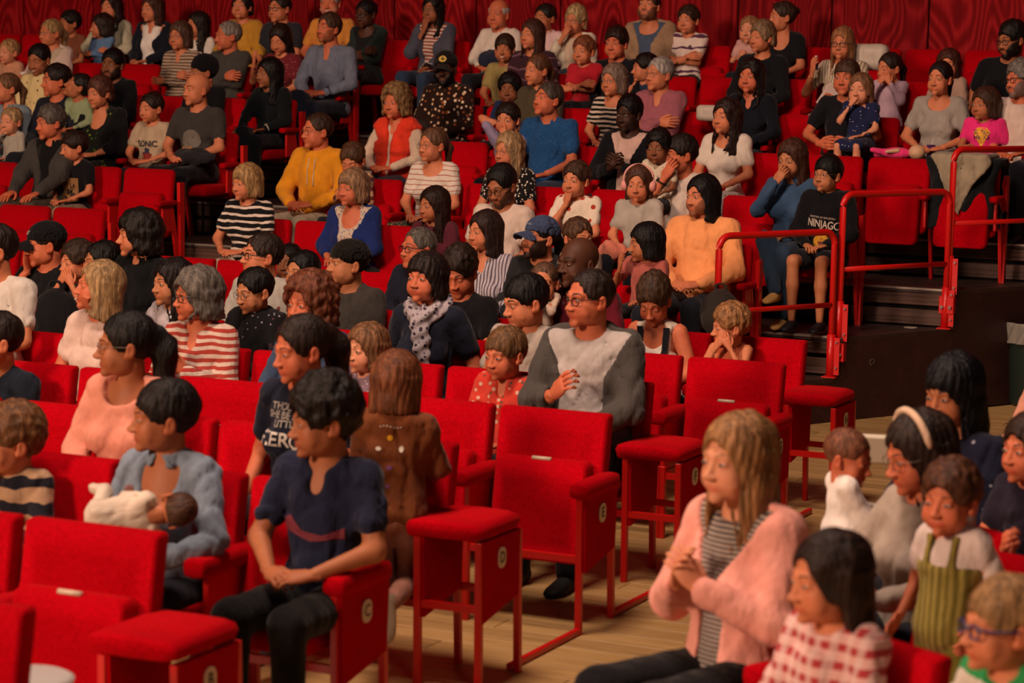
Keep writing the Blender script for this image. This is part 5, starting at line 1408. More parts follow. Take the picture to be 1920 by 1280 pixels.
# ---- floor, last row
p('H', 84, 458, 'm', 'man in a black cap resting his chin on his hand', 'left of the picture', skin='ruddy', hair='buzz', hc='2a1c14', tc='121214', hats=('cap', '0e0e12'), head=68, pose_='cheek', pl='lap', pitch=-6)
p('H', 143, 492, 'c', 'boy with brown curls eating', 'dark grey tee', skin='fair', hair='curly', hc='3c2a1c', tc='36383c', s=.78, head=48, pose_='mouth', pl='mouth')
p('H', 190, 492, 'f', 'person with black hair in dark denim', 'behind the laughing blonde', skin='asian', hair='short', hc='0e0c0c', top='shirt', tc='1c2838', head=60, s=.95)
p('H', 258, 440, 'f', 'woman with a dark bob in a black top', 'above the laughing blonde', skin='fair', hair='wavybob', hc='1c1410', top='sweater', tc='0e0f10', collar=1, head=68, fat=1.3, s=1.06, hs=1.1)
p('H', 490, 480, 'm', 'man in a grey shirt and tortoiseshell glasses', 'dark hair, looking up left', skin='fair', hair='short', hc='2e2018', top='shirt', tc='a8a49a', collar=1, gl='dark', head=62, pitch=6, smile=.5)
p('H', 566, 510, 'c', 'child with black hair behind the redhead', 'top of the head only', skin='asian', hair='short', hc='0c0a0a', tc='6a3a34', s=.7, head=40)
p('H', 651, 494, 'm', 'man in a backwards black cap', 'dark grey sweatshirt', skin='asian', hair='buzz', hc='0e0a08', top='long', tc='3a3632', hats=('backcap', '16120f'), head=60, pitch=4, s=1.02)
p('H', 862, 510, 'm', 'man in black with sunglasses on his head', 'looking down', skin='ruddy', hair='curly', hc='2c1e14', top='tee', tc='101013', gl='head', head=22, pitch=-24, fat=1.05)
p('H', 1082, 492, 'm', 'bald man in a burgundy top', 'smiling, a baby at his shoulder', skin='dark', hair='bald', hc='0a0808', top='long', tc='5a0e1c', head=50, smile=1.4, fat=1.15, hs=1.12, pose_='hold')
p('H', 1020, 530, 'c', 'baby in a pale bib', 'held by the bald man in burgundy', skin='fair', hair='baby', hc='6a4a34', top='long', tc='c8b09c', s=.42, head=10, dn=.15, pose_='mouth', seat=False, shoes=None)
TANK = p('H', 1226, 562, 'f', 'woman in a white top with black straps', 'short brown curls, looking down', skin='ruddy', hair='curly', hc='4c3422', top='tank', tc='d8ccbc', neck='deep', head=20, pitch=-32, lean=(0, .12), pose_='lap', armw=1.1, fat=1.05)
p('H', 1368, 612, 'c', 'toddler with golden curls', 'orange vest top, hand to mouth', skin='fair', hair='curly', hc='a87038', top='tank', tc='c86a48', s=.64, head=78, pose_='mouth', pl='mouth', pitch=-4, hs=.9)
# ---- floor, second to last row
p('G', 322, 530, 'f', 'girl with very long dark hair', 'white and lilac top, behind the grey curls', skin='asian', hair='long', hc='1c1210', top='long', tc='b8b0b4', head=50, s=.88)
p('G', 476, 546, 'c', 'boy in a black patterned jacket', 'glasses, short black hair', skin='asian', hair='short', hc='100c0a', top='hoodie', tc=('floral', '121214', '8a848c', '121214', '5a3044', 36, .22), gl='wire', s=.80, head=48, pitch=-10)
p('G', 798, 522, 'f', 'woman in a navy tee with a patterned scarf', 'dark hair with a fringe', skin='ruddy', hair='bobbang', hc='241814', tc='171c2a', head=32, pitch=4, neck='crew', pose_='side', pl='side', fat=1.15, s=1.08)
p('G', 984, 566, 'm', 'young man with black hair in pale grey', 'looking down to the left', skin='fair', hair='fringe', hc='12100f', tc='a89c90', head=62, pitch=-10, s=.96)
# ---- floor middle rows
LB = p('F', 184, 538, 'f', 'laughing woman with long blonde hair', 'pale pink tee', skin='ruddy', hair='chin', hc='ac8650', tc='d8bcae', head=66, pitch=8, smile=1.8, teeth=True, s=1.04)
RS = p('F', 367, 555, 'f', 'older woman in a red and white striped top', 'wavy grey hair, glasses, hands clasped', skin='ruddy', hair='wavybob', hc='6e665c', top='long', tc=('stripes', 'c8b4a4', 'a03a30', 26, .5), gl='dark', head=55, pose_='pray', s=1.05, neck='v')
p('F', 578, 570, 'f', 'woman with wavy red hair in blue denim', 'sunglasses on her head', skin='ruddy', hair='curlybig', hc='743c20', top='shirt', tc='3a4c66', collar=1, gl='head', head=38, smile=.4)
p('F', 686, 655, 'c', 'small girl with light brown hair', 'lilac printed top, arms folded', skin='pale', hair='bob', hc='8a5c34', tc=('floral', '8a7484', 'c8b4b8', 40, .2), s=.62, head=45, pose_='cross')
p('F', 946, 664, 'c', 'boy in a red floral shirt', 'short light brown hair', skin='ruddy', hair='fringe', hc='7c5630', top='shirt', tc=('floral', 'c03a2c', 'c8a48c', '6a4434', 'c03a2c', 34, .34), collar=1, neck='v', s=.78, head=42, pitch=-6)
CAR = p('F', 1104, 560, 'm', 'man in a grey hooded cardigan', 'dark-rimmed glasses, pale grey tee', skin='ruddy', hair='receding', hc='2c1e18', tc='b0a8a2', jacket=('hood', '4a4642'), jopen=.10, gl='dark', head=55, s=1.12, fat=1.2, pose_='fists', pl='lap', hs=1.06)
p('D', 234, 648, 'f', 'woman in a coral sweater with glasses', 'long black hair tied back', skin='olive', hair='lowtail', hc='14100f', fold=.7, top='sweater', tc='d88e78', gl='wire', head=75, neck='scoop', hs=1.05)
FIE = p('D', 563, 655, 'f', 'woman in a navy tee with white lettering', 'dark hair tied back, eyes lowered', skin='ruddy', hair='lowtail', hc='2a1c16', tc='181c2c', head=55, pitch=-8, s=1.0, pose_='side')
p('C', 305, 782, 'f', 'woman in a pale blue shirt cradling a baby', 'short dark hair, looking left', skin='tan', hair='fringe', hc='1a1310', top='shirt', tc='7c8a9a', collar=1, neck='deep', head=72, pose_='fists', pl='hold', s=1.0, roll=-4)
p('C', 20, 828, 'c', 'curly-haired child in a striped jumper', 'cut off by the left edge', hair='curly', hc='7c5028', top='sweater', tc=('stripes', 'a8886a', '1c1c26', 11, .5), s=.72, head=60, hs=1.0)
NB = p('C', 605, 788, 'c', 'teenage boy in a navy printed tee', 'thick dark curls, black trousers', skin='olive', hair='mop', hc='1a120e', tc='1c2036', neck='v', s=.98, hs=1.04, head=68, pose_='clasp', bc='121212', pitch=-4)
p('E', -10, 640, 'm', 'person in dark navy, only the back showing', 'at the left edge', hair='short', hc='241812', top='long', tc='18202c', s=1.0, head=60, lean=(-.1, .1))
p('F', -14, 470, 'm', 'person in a white tee', 'head outside the picture at left', hair='short', hc='241812', tc='ccc4b8', s=1.05, head=60)

# ---- child kneeling up on a seat in row D, back to the camera
BR = p('D', 747, 722, 'c', 'child in a brown fleece onesie', 'back to the camera, standing on a seat', hair='bob', hc='7c4420', top='hoodie', tc='6c3a1c', s=.74, hs=.98, head=200, body=190, pose_='fwd', legs='kneel', bc='9a6a58', seat=False, shoes='a89880', lean=(0, .06), pitch=-5, fat=1.1)
# ---- baby in arms, row C
NBB = p('C', 325, 955, 'c', 'newborn baby wrapped in white', 'cradled by the woman in pale blue', skin='tan', hair='baby', hc='5c3a24', top='long', tc='d8c8b4', s=.40, hs=.66, head=170, body=170, dn=.26, pitch=-10, seat=False, shoes=None, pose_='cross', fat=1.3, bc='d8c8b4')

# ---- block across the aisle, nearest the camera; turned further towards the stage
def onz(x, y, z): return tuple(on_z(x, y, z))
PK = p('fg', 0, 0, 'f', 'woman in a fluffy pink cardigan', 'long blonde hair, hands clasped before her', skin='pale', hair='long', hc='a8743c', fold=.6, top='tee', tc=('stripes', 'a89c90', '4a4040', 70, .5), jacket=('card', 'e8a090'), jopen=.045, world=onz(1380, 862, 1.24), zseat=.44, head=52, body=50, pose_='pray', bc='101014', hs=1.05, smile=.5)
p('fg', 0, 0, 'c', 'girl in a red and white checked shirt', 'long dark hair, nearest row', skin='fair', hair='halfup', hc='2c1a12', top='shirt', tc=('plaid', 'd8a8a0', 'a83a3e', 'e0c8c0', 21), jacket=None, world=onz(1552, 1085, 1.10), zseat=.44, s=.84, hs=.95, head=70, body=55, pitch=-4)
p('fg', 0, 0, 'c', 'toddler in olive knitted dungarees', 'white tee, auburn curls, standing on a seat', skin='ruddy', hair='curly', hc='5c341c', tc='d0c0b8', jacket=('bib', ('vstripes', '8a7c3c', '665c26', 40, .5)), world=onz(1780, 938, 1.12), s=.62, hs=.86, head=38, body=45, pose_='side', stand=True, bc='6c6a2c')
p('fg', 0, 0, 'f', 'woman with a cream headband and glasses', 'grey-beige cardigan, holding the baby', skin='ruddy', hair='long', hc='34241c', top='sweater', tc='a89a8c', fold=.7, gl='wire', world=onz(1722, 850, 1.17), zseat=.44, head=72, body=60, pitch=-14, pose_='hold', hs=1.03)
p('fg', 0, 0, 'f', 'woman with long black hair and navy floral top', 'fringe, behind the woman with the headband', skin='tan', hair='longbang', hc='0a0a10', top='long', tc=('floral', '14162a', '8a8a94', 18, .14), world=onz(1785, 735, 1.24), zseat=.44, head=48, body=50, pitch=-10, fat=1.15, hs=1.04)
p('fg', 0, 0, 'c', 'bald baby in a white cape', 'back half turned, held up beside the headband', skin='ruddy', hair='baby', hc='8a5030', top='sweater', tc='e8e0d6', fold=.35, world=onz(1592, 858, 1.07), s=.46, hs=.78, head=-58, body=-100, pitch=-14, pose_='fwd', shoes=None, fat=1.6, bc='e0d4c8')
p('fg', 0, 0, 'c', 'blond boy in dark blue glasses', 'green and white top, bottom right corner', skin='fair', hair='fringe', hc='a87c44', tc=('stripes', 'c8c0b0', '2a8a4a', 7, .5), gl='blue', world=onz(1880, 1172, 1.06), s=.78, hs=.93, head=75, body=60)
p('fg', 0, 0, 'm', 'person in a red sweatshirt with a raised fist', 'mostly outside the right edge', skin='ruddy', hair='short', hc='241812', top='tee', tc='7a1420', world=(1.88, 7.50, 1.08), s=1.0, head=70, body=62, pose_='up', curl=1.25)
p('fg', 0, 0, 'c', 'child with brown hair at the right edge', 'beside the woman with black hair', skin='ruddy', hair='bob', hc='3a2418', tc='201a28', world=onz(1932, 842, 1.10), s=.78, head=60, body=50)
p('fg', 0, 0, 'f', 'person in a peach ruffled top', 'only a sleeve in view at the right edge', skin='fair', hair='long', hc='4a3020', top='long', tc='d09078', world=onz(1990, 655, 1.24), s=.98, head=60, body=50)
def tilt(info, axis, deg):
    """lays a small body down about its head"""
    o = info['o']; hw = Vector([float(v) for v in info['hw']]); M = o.matrix_world.copy()
    M = Matrix.Translation(o.location) @ Matrix.Rotation(o.rotation_euler.z, 4, 'Z')
    o.matrix_world = Matrix.Translation(hw) @ Matrix.Rotation(math.radians(deg), 4, axis) @ Matrix.Translation(-hw) @ M
tilt(NBB, 'Y', 80)
# ------------------------------------------------------------------ seats now that every sitter is known
build_seats()
def fg_seat(x, y, z, rot, up, lab, dn=.0):
    P = on_z(x, y, z) if not isinstance(x, tuple) else Vector(x)
    t = make_floor_seat(up, False); t.location = (P.x, P.y, 0); t.rotation_euler = (0, 0, rot); tag(t, lab, 'seat', 'red upholstered theatre seats'); return t
def seat_under(info, lab, back=.20, up=False):
    th = info['th']; f = Vector((-math.sin(th), math.cos(th), 0)); P = info['root'] - f * back
    t = make_floor_seat(up, False); t.location = (P.x, P.y, 0); t.rotation_euler = (0, 0, th + math.pi); tag(t, lab, 'seat', 'red upholstered theatre seats'); return t
for i in PEOPLE:
    if i['row'] == 'fg' and 'baby' not in i['short']: seat_under(i, 'red seat across the aisle under the ' + i['short'], .20 if 'toddler' not in i['short'] else .30, False)

# ------------------------------------------------------------------ lettering on clothes, straps, headgear
shirt_print(SON, 'SONIC', .085, .40, '1c2030', sq=.9)
q = np.array([(-.05, .04), (.0, .055), (.06, .03), (.045, -.01), (.07, -.05), (.0, -.035), (-.06, -.055), (-.03, -.0)]) * 1.0
shirt_print(SON, '', 0, .27, '8a2a20', shape=(np.c_[q, np.zeros(8)], [(0, 1, 2, 3, 4, 5, 6, 7)]))
shirt_print(SON, '', 0, .33, '2a3048', shape=(np.c_[q * .6, np.zeros(8)], [(0, 1, 2, 3, 4, 5, 6, 7)]))
shirt_print(NIN, 'NINJAGO', .085, .37, 'c8b8a8', tilt=-.10, sq=.74, dx=.008)
shirt_print(NIN, 'MASTERS OF SPINJITZU', .020, .425, 'a89888', tilt=-.10)
ov = lambda a, b, n=20: (np.array([(a * math.cos(t), b * math.sin(t), 0) for t in np.linspace(0, 2 * math.pi, n + 1)[:-1]]), [tuple(range(n))])
shirt_print(NIN, '', 0, .24, 'c08a20', shape=ov(.065, .055)); shirt_print(NIN, '', 0, .235, '6a2a10', shape=ov(.03, .03))
shirt_print(PINK, '', 0, .43, 'e8a83a', shape=(np.array([(-.09, .04, 0), (-.05, .09, 0), (.05, .09, 0), (.09, .04, 0), (0, -.12, 0)]), [(0, 4, 3, 2, 1)]))
shirt_print(PINK, 'SUPER\nHERO', .062, .445, '3a1c4c')
for i_, o_ in enumerate([o for o in PINK['o'].children if o.name.startswith('shirt_print')][1:]):
    pass
shirt_print(FIE, 'THOUGH\nSHE BE BUT\nLITTLE', .040, .49, '9a948c', dx=-.02); shirt_print(FIE, 'FIERCE', .080, .39, 'c8c0b4', tilt=-.06, dx=-.02)
shirt_print(NB, '', 0, .36, '6a2430', shape=(np.array([(-.14, .03, 0), (-.10, .05, 0), (-.04, 0, 0), (.05, -.01, 0), (.12, .02, 0), (.12, -.02, 0), (.0, -.035, 0), (-.13, .0, 0)]), [tuple(range(8))[::-1]]))
shirt_print(BALD, '', 0, .36, '6e6860', shape=ov(.085, .085)); shirt_print(BALD, '', 0, .30, 'a8703a', dx=-.03, shape=ov(.055, .014))
shirt_print(BT, '', 0, .32, '8a6238', shape=(np.array([(-.10, .12, 0), (.10, .12, 0), (.10, -.12, 0), (-.10, -.12, 0)]), [(0, 3, 2, 1)]))
for dx, dz in ((-.04, .05), (.04, .04), (0, -.02), (-.03, -.07), (.05, -.06)): shirt_print(BT, '', 0, .32 + dz, '2a1810', dx=dx, shape=ov(.026, .032))
shirt_print(FB, '', 0, .47, '4a3040', dx=.06, shape=ov(.018, .022))

def on_body(info, fn, name, mat, V, Fs):
    m = MB(); m.add(V, Fs); return m.obj(name, mat, info['o'], True)
# emblem on the black cap, words on the blue cap
def cap_text(info, text, size, col, z=.075, yaw=0, plate=None):
    cu = bpy.data.curves.new('tmp', 'FONT'); cu.body = text; cu.size = size; cu.align_x = 'CENTER'; cu.align_y = 'CENTER'
    ob = bpy.data.objects.new('tmp', cu); COL.objects.link(ob); dg = bpy.context.evaluated_depsgraph_get(); dg.update()
    me = bpy.data.meshes.new_from_object(ob.evaluated_get(dg)); bpy.data.objects.remove(ob)
    def mp(u, v, e):
        zz = z + v; r = math.sqrt(max(.05, 1 - ((zz - .040) / .092) ** 2)); t = -u / .095 + yaw
        return ((.090 * r + e) * math.sin(t), -.018 + (.112 * r + e) * math.cos(t), zz)
    if plate:
        Vp = [mp(.034 * math.cos(t) , .022 * math.sin(t), .003) for t in np.linspace(0, 2 * math.pi, 21)[:-1]]
        mm = MB(); mm.add(info['hm'](Vp), [tuple(range(20))]); mm.obj('cap_badge', plain(hexc(plate), .5), info['o'])
    V = info['hm']([mp(v.co.x, v.co.y, .0045) for v in me.vertices])
    mm = MB(); mm.add(V, [tuple(f.vertices) for f in me.polygons]); mm.obj('cap_lettering', plain(hexc(col), .6), info['o'])
cap_text(CAPM, 'B', .030, '1a1a1a', plate='c8a84a')
CB = [i for i in PEOPLE if i['short'].startswith('man in a black cap')][0]
cap_text(CB, '507', .030, 'c8c0b4', yaw=-.1)
cap_text(BC, 'California', .022, '9aa0b0', yaw=.2)

# headphones
hp = HP; m = MB()
arc = [(.098 * math.sin(t), -.01, .03 + .098 * math.cos(t)) for t in np.linspace(-1.75, 1.75, 19)]
m.tube(hp['hm'](arc), .008, 8); hb_ = m.obj('headphones', plain((.75, .36, .30), .45), hp['o'], True)
for sx in (-1, 1):
    m = MB(); m.tube(hp['hm']([(sx * .072, -.01, -.012), (sx * .085, -.01, -.012), (sx * .108, -.01, -.012), (sx * .114, -.01, -.012)]), [.036, .040, .036, .022], 16); m.obj('ear_cup', plain((.72, .30, .26), .5), hb_, True)
# scarf on the woman in row G
SC = [i for i in PEOPLE if 'patterned scarf' in i['short']][0]; s = SC['s']
def scf(P):
    P = P / s; th_ = np.arctan2(P[:, 0], P[:, 1]); r = np.sqrt((P[:, 0] / 1.1) ** 2 + (P[:, 1] - .0) ** 2)
    d = np.sqrt(np.maximum(0, (r - .078)) ** 2 * .9 + np.minimum(0, r - .078) ** 2 + (P[:, 2] - .615 + .04 * np.cos(th_)) ** 2 * .55) - .036
    d = smin(d, cone(P, (-.01, .115, .55), (-.035, .155, .40), .050, .034), .03)
    d = smin(d, cone(P, (-.05, .13, .48), (-.07, .155, .30), .026, .022), .02)
    return (d + .006 * np.sin(th_ * 9 + P[:, 2] * 90) + .003 * wob(P, 40, 1)) * s
V, Q = surf_net(scf, (-.20 * s, -.18 * s, .20 * s), (.20 * s, .26 * s, .76 * s), .010)
mesh_q('scarf', V, Q, cloth('floral', 'a8a0a4', '3a3040', '7a6c74', '3a3040', 36, .36), SC['o'])
# black straps of the white top
for sx in (-1, 1):
    pts = []
    for zz in np.linspace(.30, .585, 9):
        P = np.array([[sx * (.085 + .02 * (zz - .3)), .30, zz]], np.float32) * TANK['s']
        P[0, 1] += TANK['lean'][1]
        for _ in range(50): P[:, 1] -= np.clip(TANK['tfn'](P), -.02, .03) * .7 if P[0, 1] > 0 else 0
        pts.append(P[0] + np.array([0, .004, 0]))
    V, Fs = [], []
    for i, q in enumerate(pts): V += [q + np.array([-.018, 0, 0]), q + np.array([.018, 0, 0]), q + np.array([.018, .006, 0]), q + np.array([-.018, .006, 0])]
    for i in range(len(pts) - 1):
        for k in range(4): Fs.append((i * 4 + k, i * 4 + (k + 1) % 4, i * 4 + 4 + (k + 1) % 4, i * 4 + 4 + k))
    m = MB(); m.add(V, Fs); m.obj('shoulder_strap', cloth('solid', '14161c'), TANK['o'])
# hoodie cords
for inf in (HOOD,):
    for sx in (-1, 1):
        pts = []
        for zz in np.linspace(.56, .36, 7):
            P = np.array([[sx * (.025 + .01 * (.56 - zz)), .32, zz]], np.float32) * inf['s']
            for _ in range(40): P[:, 1] -= np.clip(inf['tfn'](P), -.02, .04) * .7
            pts.append(P[0] + np.array([0, .004, 0]))
        MB().tube(pts, .0045, 6).obj('hood_cord', cloth('solid', 'c8b89a'), inf['o'], True)
# headband
HB = [i for i in PEOPLE if 'headband' in i['short'] and i['short'].startswith('woman with a cream')][0]
MB().tube(HB['hm']([(.103 * math.sin(t), .01, .030 + .108 * math.cos(t)) for t in np.linspace(-1.5, 1.5, 17)]), [.006] + [.013] * 15 + [.006], 8).obj('headband', cloth('solid', 'd8b89a'), HB['o'], True)
# ear decoration and buttons on the onesie hood, seen on the child's back
def patch(info, x, z, r1, r2, col, name, y0=-.32):
    s = info['s']; V = []
    for t in np.linspace(0, 2 * math.pi, 15)[:-1]: V.append((x + r1 * math.cos(t), y0, z + r2 * math.sin(t)))
    P = np.array(V, np.float32) * s
    for _ in range(50): P[:, 1] += np.clip(info['fn'](P), -.02, .04) * .7
    P[:, 1] -= .004
    m = MB(); m.add(P, [tuple(range(14))]); m.obj(name, cloth('solid', col), info['o'])
for x, z, r1, r2, c, nm in ((.0, .50, .016, .016, 'd8a020', 'nose_button'), (-.062, .44, .016, .011, 'd8d0c0', 'felt_eye'), (.060, .44, .012, .018, 'd8d0c0', 'felt_eye'), (.0, .34, .016, .012, '7a4a80', 'felt_spot'), (-.01, .24, .011, .011, '7a4a80', 'felt_spot')):
    patch(BR, x, z, r1, r2, c, nm)
for k in range(7): patch(BR, -.05 + k * .018, .56 + .006 * math.sin(k), .005, .004, 'c8bcae', 'stitch')
# watches and bracelets
by = lambda s_: [i for i in PEOPLE if s_ in i['short']][0]
band(by('over his mouth'), 1, '101010', face='0a0a0c'); band(by('puff-sleeve'), -1, 'c8c0b0', face='b8a888'); band(by('dark grey jacket'), 1, '2a2420', face='181818'); band(by('red and white striped'), -1, 'c8b070', face='c8c0a8')
band(by('faded denim'), -1, '101010', face='101010'); band(by('orange tee'), -1, '14141a'); band(by('orange hoodie'), -1, '121212'); band(by('red padded vest') if any('red padded vest' in i['short'] for i in PEOPLE) else by('padded vest'), -1, 'b89858')

# ------------------------------------------------------------------ loose things
def at_row(x, y, n): 
    a, z = on_row(x, y, n); return W(a, n, z)
def blob(name, fn, lo, hi, h, mat, loc, rz, label, cat, parts=None):
    V, Q = surf_net(fn, lo, hi, h); o = mesh_q(name, V, Q, mat); o.location = loc; o.rotation_euler = (0, 0, rz)
    if label: tag(o, label, cat)
    return o
def drape(w_, dlen, th=.018, sd=0, tri=.2, off=.0):
    def fn(P):
        x, y, z = P.T
        ww = w_ + .03 * np.sin(z * 14 + sd) 
        fr = .085 + off + .02 * wob(P, 14, sd) + .02 * np.sin(x * 30 + sd)
        side = np.abs(np.abs(y + .02) - fr * np.clip(1.15 - (-z) * .2, .6, 1.3)) - th
        dn_ = dlen * (1 - tri * np.abs(x) / w_) + .04 * np.sin(x * 22 + sd)
        front = smax(np.maximum(side, -z - dn_), z + .0, .02)
        top = np.sqrt((np.maximum(0, np.abs(y + .02) - fr + .01)) ** 2 + (z + .01) ** 2) - th * 1.3
        d = smin(front, top, .03)
        return np.maximum(d, np.abs(x) - ww) + .004 * wob(P, 40, sd)
    return fn
# jackets over the seat behind the highest rail
nK = ROW['K'][0]; aK = -4.22 - BW / 2
blob('black_coat', drape(.27, .56, .022, 1, .15), (-.32, -.2, -.62), (.32, .18, .08), .014, cloth('solid', '14181a'), W(aK, nK - .08, ROW['K'][1] + .915), RZ, 'black coat hanging over the seat behind the highest guard rail', 'coat')
blob('grey_sweater', drape(.21, .44, .014, 3, .85, .045), (-.30, -.25, -.5), (.30, .22, .08), .012, cloth('solid', '9c9078'), W(aK - .01, nK - .10, ROW['K'][1] + .955), RZ, 'beige grey sweater draped on top of the black coat', 'sweater')
# backpack on the orange hoodie man's knees
def pack(P):
    d = ell(P, (0, 0, 0), (.16, .12, .19)); d = smin(d, ell(P, (0, .09, -.05), (.12, .06, .11)), .02)
    d = smin(d, np.abs(np.sqrt((P[:, 0] / .045) ** 2 + ((P[:, 2] - .20) / .035) ** 2) - 1) * .03 + np.abs(P[:, 1]) * .6 - .010, .01)
    return d + .003 * wob(P, 30, 2)
R_ = OH['root']; th = OH['th']; f = Vector((-math.sin(th), math.cos(th), 0))
bp = blob('backpack', lambda P: pack(P / .86) * .86, (-.2, -.16, -.23), (.2, .19, .27), .011, cloth('solid', '2c2622'), at_row(1350, 588, 14.62) , th, 'dark brown backpack held on the knees of the man in the orange hoodie', 'bag')
# black bag by the white tee, jackets on laps
blob('shoulder_bag', pack, (-.2, -.16, -.23), (.2, .19, .27), .014, cloth('solid', '101013'), at_row(105, 600, ROW['G'][0] - .3), RZ, 'black shoulder bag standing on a seat behind the laughing blonde', 'bag')
def lump(rx, ry, rz_, sd, n=.02):
    return lambda P: ell(P, (0, 0, 0), (rx, ry, rz_)) + n * wob(P, 22, sd) + n * .5 * wob(P, 45, sd + 1)
def lap_cloth(info, r, col, name, label, cat, up=.235, fw=.26, dx=0, n=.014, pat='solid'):
    s_ = info['s']; R3 = rotz(info['th']); P = np.array(info['root']) + R3 @ (np.array([dx, fw, up]) * s_)
    return blob(name, lump(*r, 3.1 + fw * 7 + dx, n), [-v - .04 for v in r], [v + .04 for v in r], .013, cloth(pat, *([col] if isinstance(col, str) else col)), Vector([float(q) for q in P]), info["th"], label, cat)
lap_cloth(BALD, (.20, .12, .075), '26262a', 'folded_jacket', 'charcoal jacket lying across the lap of the bald man in grey', 'jacket', .235, .22, -.10)
lap_cloth(by('elderly man in a white shirt'), (.15, .12, .10), '222a3e', 'folded_jacket', 'navy jacket bundled on the lap of the elderly man in white', 'jacket', .30, .22, -.05)
lap_cloth(HP, (.10, .09, .09), 'e88a70', 'coral_blanket', 'coral pink cloth in the lap of the girl with headphones', 'cloth', .17, .36, .10)
lap_cloth(by('coral sweater'), (.14, .10, .07), 'c89a90', 'pink_scarf', 'striped pink scarf lying left of the woman in coral', 'scarf', .18, .05, .32, pat='solid')
# white leather handbags
def hbag(P):
    q = np.abs(P) - np.array([.10, .02, .045], np.float32)
    d = np.sqrt((np.maximum(q, 0) ** 2).sum(1)) + np.minimum(q.max(1), 0) - .065
    return d + .004 * wob(P, 20, 1) - .004 * np.exp(-((np.abs(P[:, 0]) - .05) / .006) ** 2) * -1
leather = plain((.48, .42, .34), .45, 0, 'cream_leather', .4)
blob('handbag', hbag, (-.2, -.1, -.13), (.2, .1, .13), .010, leather, at_row(1632, 107, ROW['M'][0] - .05), RZ, 'cream leather handbag propped beside the auburn-haired woman', 'bag')
blob('handbag', lambda P: hbag(P / .6) * .6, (-.2, -.1, -.13), (.2, .1, .13), .010, leather, at_row(1328, 212, ROW['L'][0] - .25), RZ, 'pale bag on a seat left of the woman in navy', 'bag')
# pacifier doll on the seat
dl = empty('doll', at_row(1690, 287, ROW['K'][0] + .25), RZ + .1); tag(dl, 'pink baby doll lying beside the woman in grey', 'doll')
def dollb(P): return smin(smin(ell(P, (-.03, 0, 0), (.11, .05, .045)), cone(P, (-.12, 0, 0), (-.22, -.03, .02), .028, .020), .02), cone(P, (-.10, .03, .0), (-.20, .03, -.02), .028, .022), .02)
V, Q = surf_net(dollb, (-.28, -.1, -.1), (.12, .1, .1), .01); mesh_q('body', V, Q, cloth('solid', 'e83a78'), dl)
V, Q = surf_net(lambda P: smin(ell(P, (.12, 0, .01), (.065, .06, .058)), ell(P, (.10, -.05, .0), (.012, .012, .012)), .008), (.03, -.1, -.08), (.22, .1, .1), .009); mesh_q('head', V, Q, plain((.62, .38, .22), .5), dl)
V, Q = surf_net(lambda P: cone(P, (-.02, -.04, .02), (-.10, -.075, .01), .020, .014), (-.16, -.12, -.04), (.03, 0, .07), .009); mesh_q('arm', V, Q, plain((.62, .38, .22), .5), dl)
# juice carton, cup, small bottle, phone, programme sheets, in or by people's hands
def handpos(info, sx, off=.08):
    el, wr, d, n, c = info['arms'][sx]; d = d / np.linalg.norm(d); n = n / np.linalg.norm(n)
    L = wr + (d * off + n * .028) * info['s']; return Vector([float(q) for q in (np.array(info["root"]) + rotz(info["th"]) @ L)])
jc = empty('juice_carton', handpos(GREY, -1, .07), .4); tag(jc, 'purple juice carton held by the woman in grey', 'carton')
MB().box((-.028, -.02, -.045), (.028, .02, .055), .003).obj('box', plain(hexc('4a2a5c'), .5), jc); MB().box((-.0285, -.0205, -.01), (.0285, .0205, .025)).obj('printed_band', plain(hexc('a8342c'), .5), jc)
MB().tube([(.01, 0, .055), (.013, 0, .10)], .003, 6).obj('straw', plain((.7, .65, .6), .5), jc)
cp_ = empty('cup', handpos(CUP, 1, .08), 0); tag(cp_, 'white cup held by the woman in the pale pink jacket', 'cup')
MB().tube([(0, 0, -.05), (0, 0, .04)], [.027, .036], 16).obj('cup_body', plain((.75, .70, .62), .5), cp_, True); MB().tube([(0, 0, .04), (0, 0, .052)], [.038, .034], 16).obj('lid', plain((.78, .74, .68), .5), cp_, True)
bt = empty('bottle', handpos(STR, 1, .09), 0); tag(bt, 'small dark bottle raised by the auburn-haired woman', 'bottle')
MB().tube([(0, 0, -.05), (0, 0, .02), (0, 0, .035), (0, 0, .055)], [.020, .020, .010, .010], 12).obj('bottle_body', plain((.06, .03, .09), .2), bt, True); MB().tube([(0, 0, .055), (0, 0, .07)], .012, 10).obj('bottle_cap', plain((.5, .5, .55), .4), bt, True)
def sheet(info, sx, w_, h_, label, lines=9, col=(.62, .50, .44), tilt=(.5, .3, .9)):
    t = empty('programme_sheet', handpos(info, sx, .10), 0); t.rotation_euler = tilt; tag(t, label, 'paper')
    MB().box((-w_ / 2, -.001, -h_ / 2), (w_ / 2, .001, h_ / 2)).obj('paper', plain(col, .8), t)
    for i in range(lines):
        z = h_ * (.40 - .8 * i / lines); m = MB().box((-w_ * .40, -.0016, z), (w_ * (.40 - .12 * ((i * 7) % 3)), .0016, z + .003)); 
        o = m.obj('printed_line', plain((.25, .17, .15), .8), t)
    return t
sheet(STR, -1, .15, .21, 'printed programme sheet held by the auburn-haired woman', tilt=(.2, .6, RZ + .1))
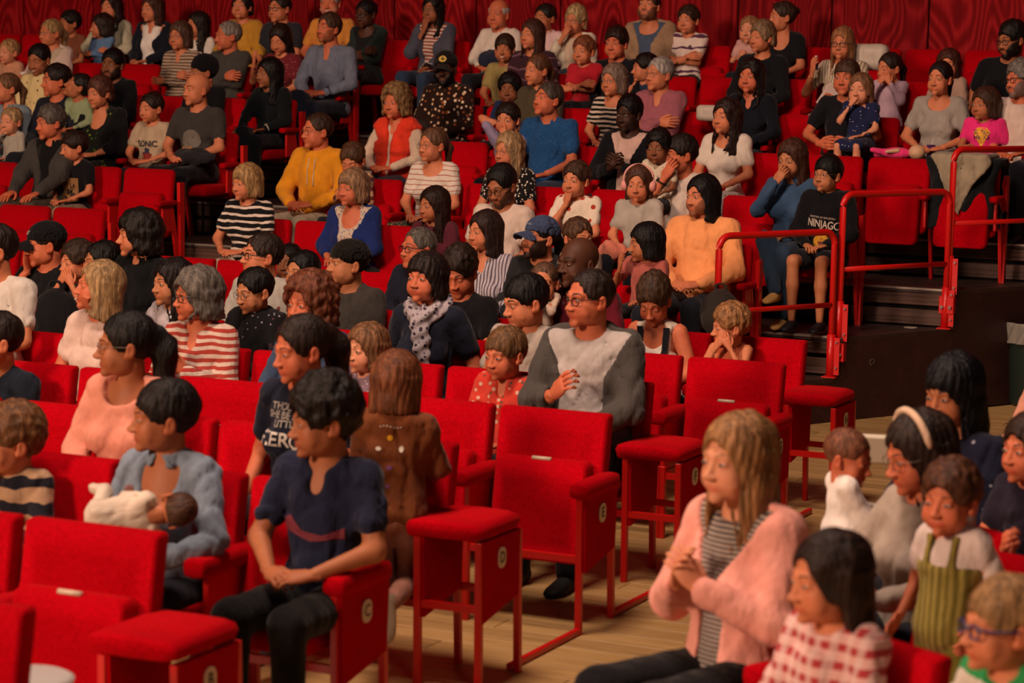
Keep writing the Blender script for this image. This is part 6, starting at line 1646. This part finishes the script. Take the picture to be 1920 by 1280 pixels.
ph = empty('phone', handpos(I_, -1, .05) + Vector((0, -.02, .04)), .4); tag(ph, 'pale phone resting on the knee of the woman with black curls', 'phone'); ph.rotation_euler = (1.1, .3, .3)
MB().box((-.038, -.004, -.075), (.038, .004, .075), .003).obj('case', plain((.55, .5, .45), .5), ph); MB().box((-.033, -.005, -.068), (.033, -.0042, .068)).obj('screen', plain((.02, .02, .03), .1), ph)
WB = by('cream cardigan'); cd = sheet(WB, -1, .10, .15, 'dark printed card held by the woman in the cream cardigan', 3, (.05, .10, .11), (.2, -.4, .2))
# white notebook beside the baby
nb = MB().box((-.08, -.012, -.06), (.08, .012, .06), .003).obj('notebook', plain((.60, .54, .42), .7)); nb.location = on_z(1660, 870, 1.03) + Vector((.02, .35, 0)); nb.rotation_euler = (.5, 0, -.2); tag(nb, 'cream notebook between the baby and the woman with the headband', 'notebook')
# waste bin with liner
bn = empty('waste_bin', on_z(1935, 757, 0), 0); tag(bn, 'dark green waste bin with a clear liner by the tiers', 'bin')
MB().tube([(0, 0, 0), (0, 0, .02), (0, 0, .55), (0, 0, .58)], [.16, .17, .20, .205], 24).obj('bin_body', plain((.012, .022, .016), .5), bn, True)
V, Q = surf_net(lambda P: np.abs(np.sqrt(P[:, 0] ** 2 + P[:, 1] ** 2) - .205 - .5 * np.maximum(0, -(P[:, 2] - .60)) * .12 - .012 * np.sin(np.arctan2(P[:, 0], P[:, 1]) * 13 + P[:, 2] * 30)) - .010 + 20 * np.maximum(0, np.abs(P[:, 2] - .53) - .09), (-.26, -.26, .42), (.26, .26, .68), .010)
lm, nt_, b_ = newmat('clear_liner', .25, .6); b_.inputs['Base Color'].default_value = (.35, .33, .28, 1); b_.inputs['Alpha'].default_value = .55
mesh_q('liner', V, Q, lm, bn)
# white round thing at the very bottom left
wt = MB().tube([(0, 0, 0), (0, 0, .03), (0, 0, .04)], [.13, .14, .12], 24).obj('white_tray', plain((.7, .66, .6), .5), None, True); wt.location = on_z(50, 1290, .62); tag(wt, 'rim of a white tray at the bottom left edge', 'tray')
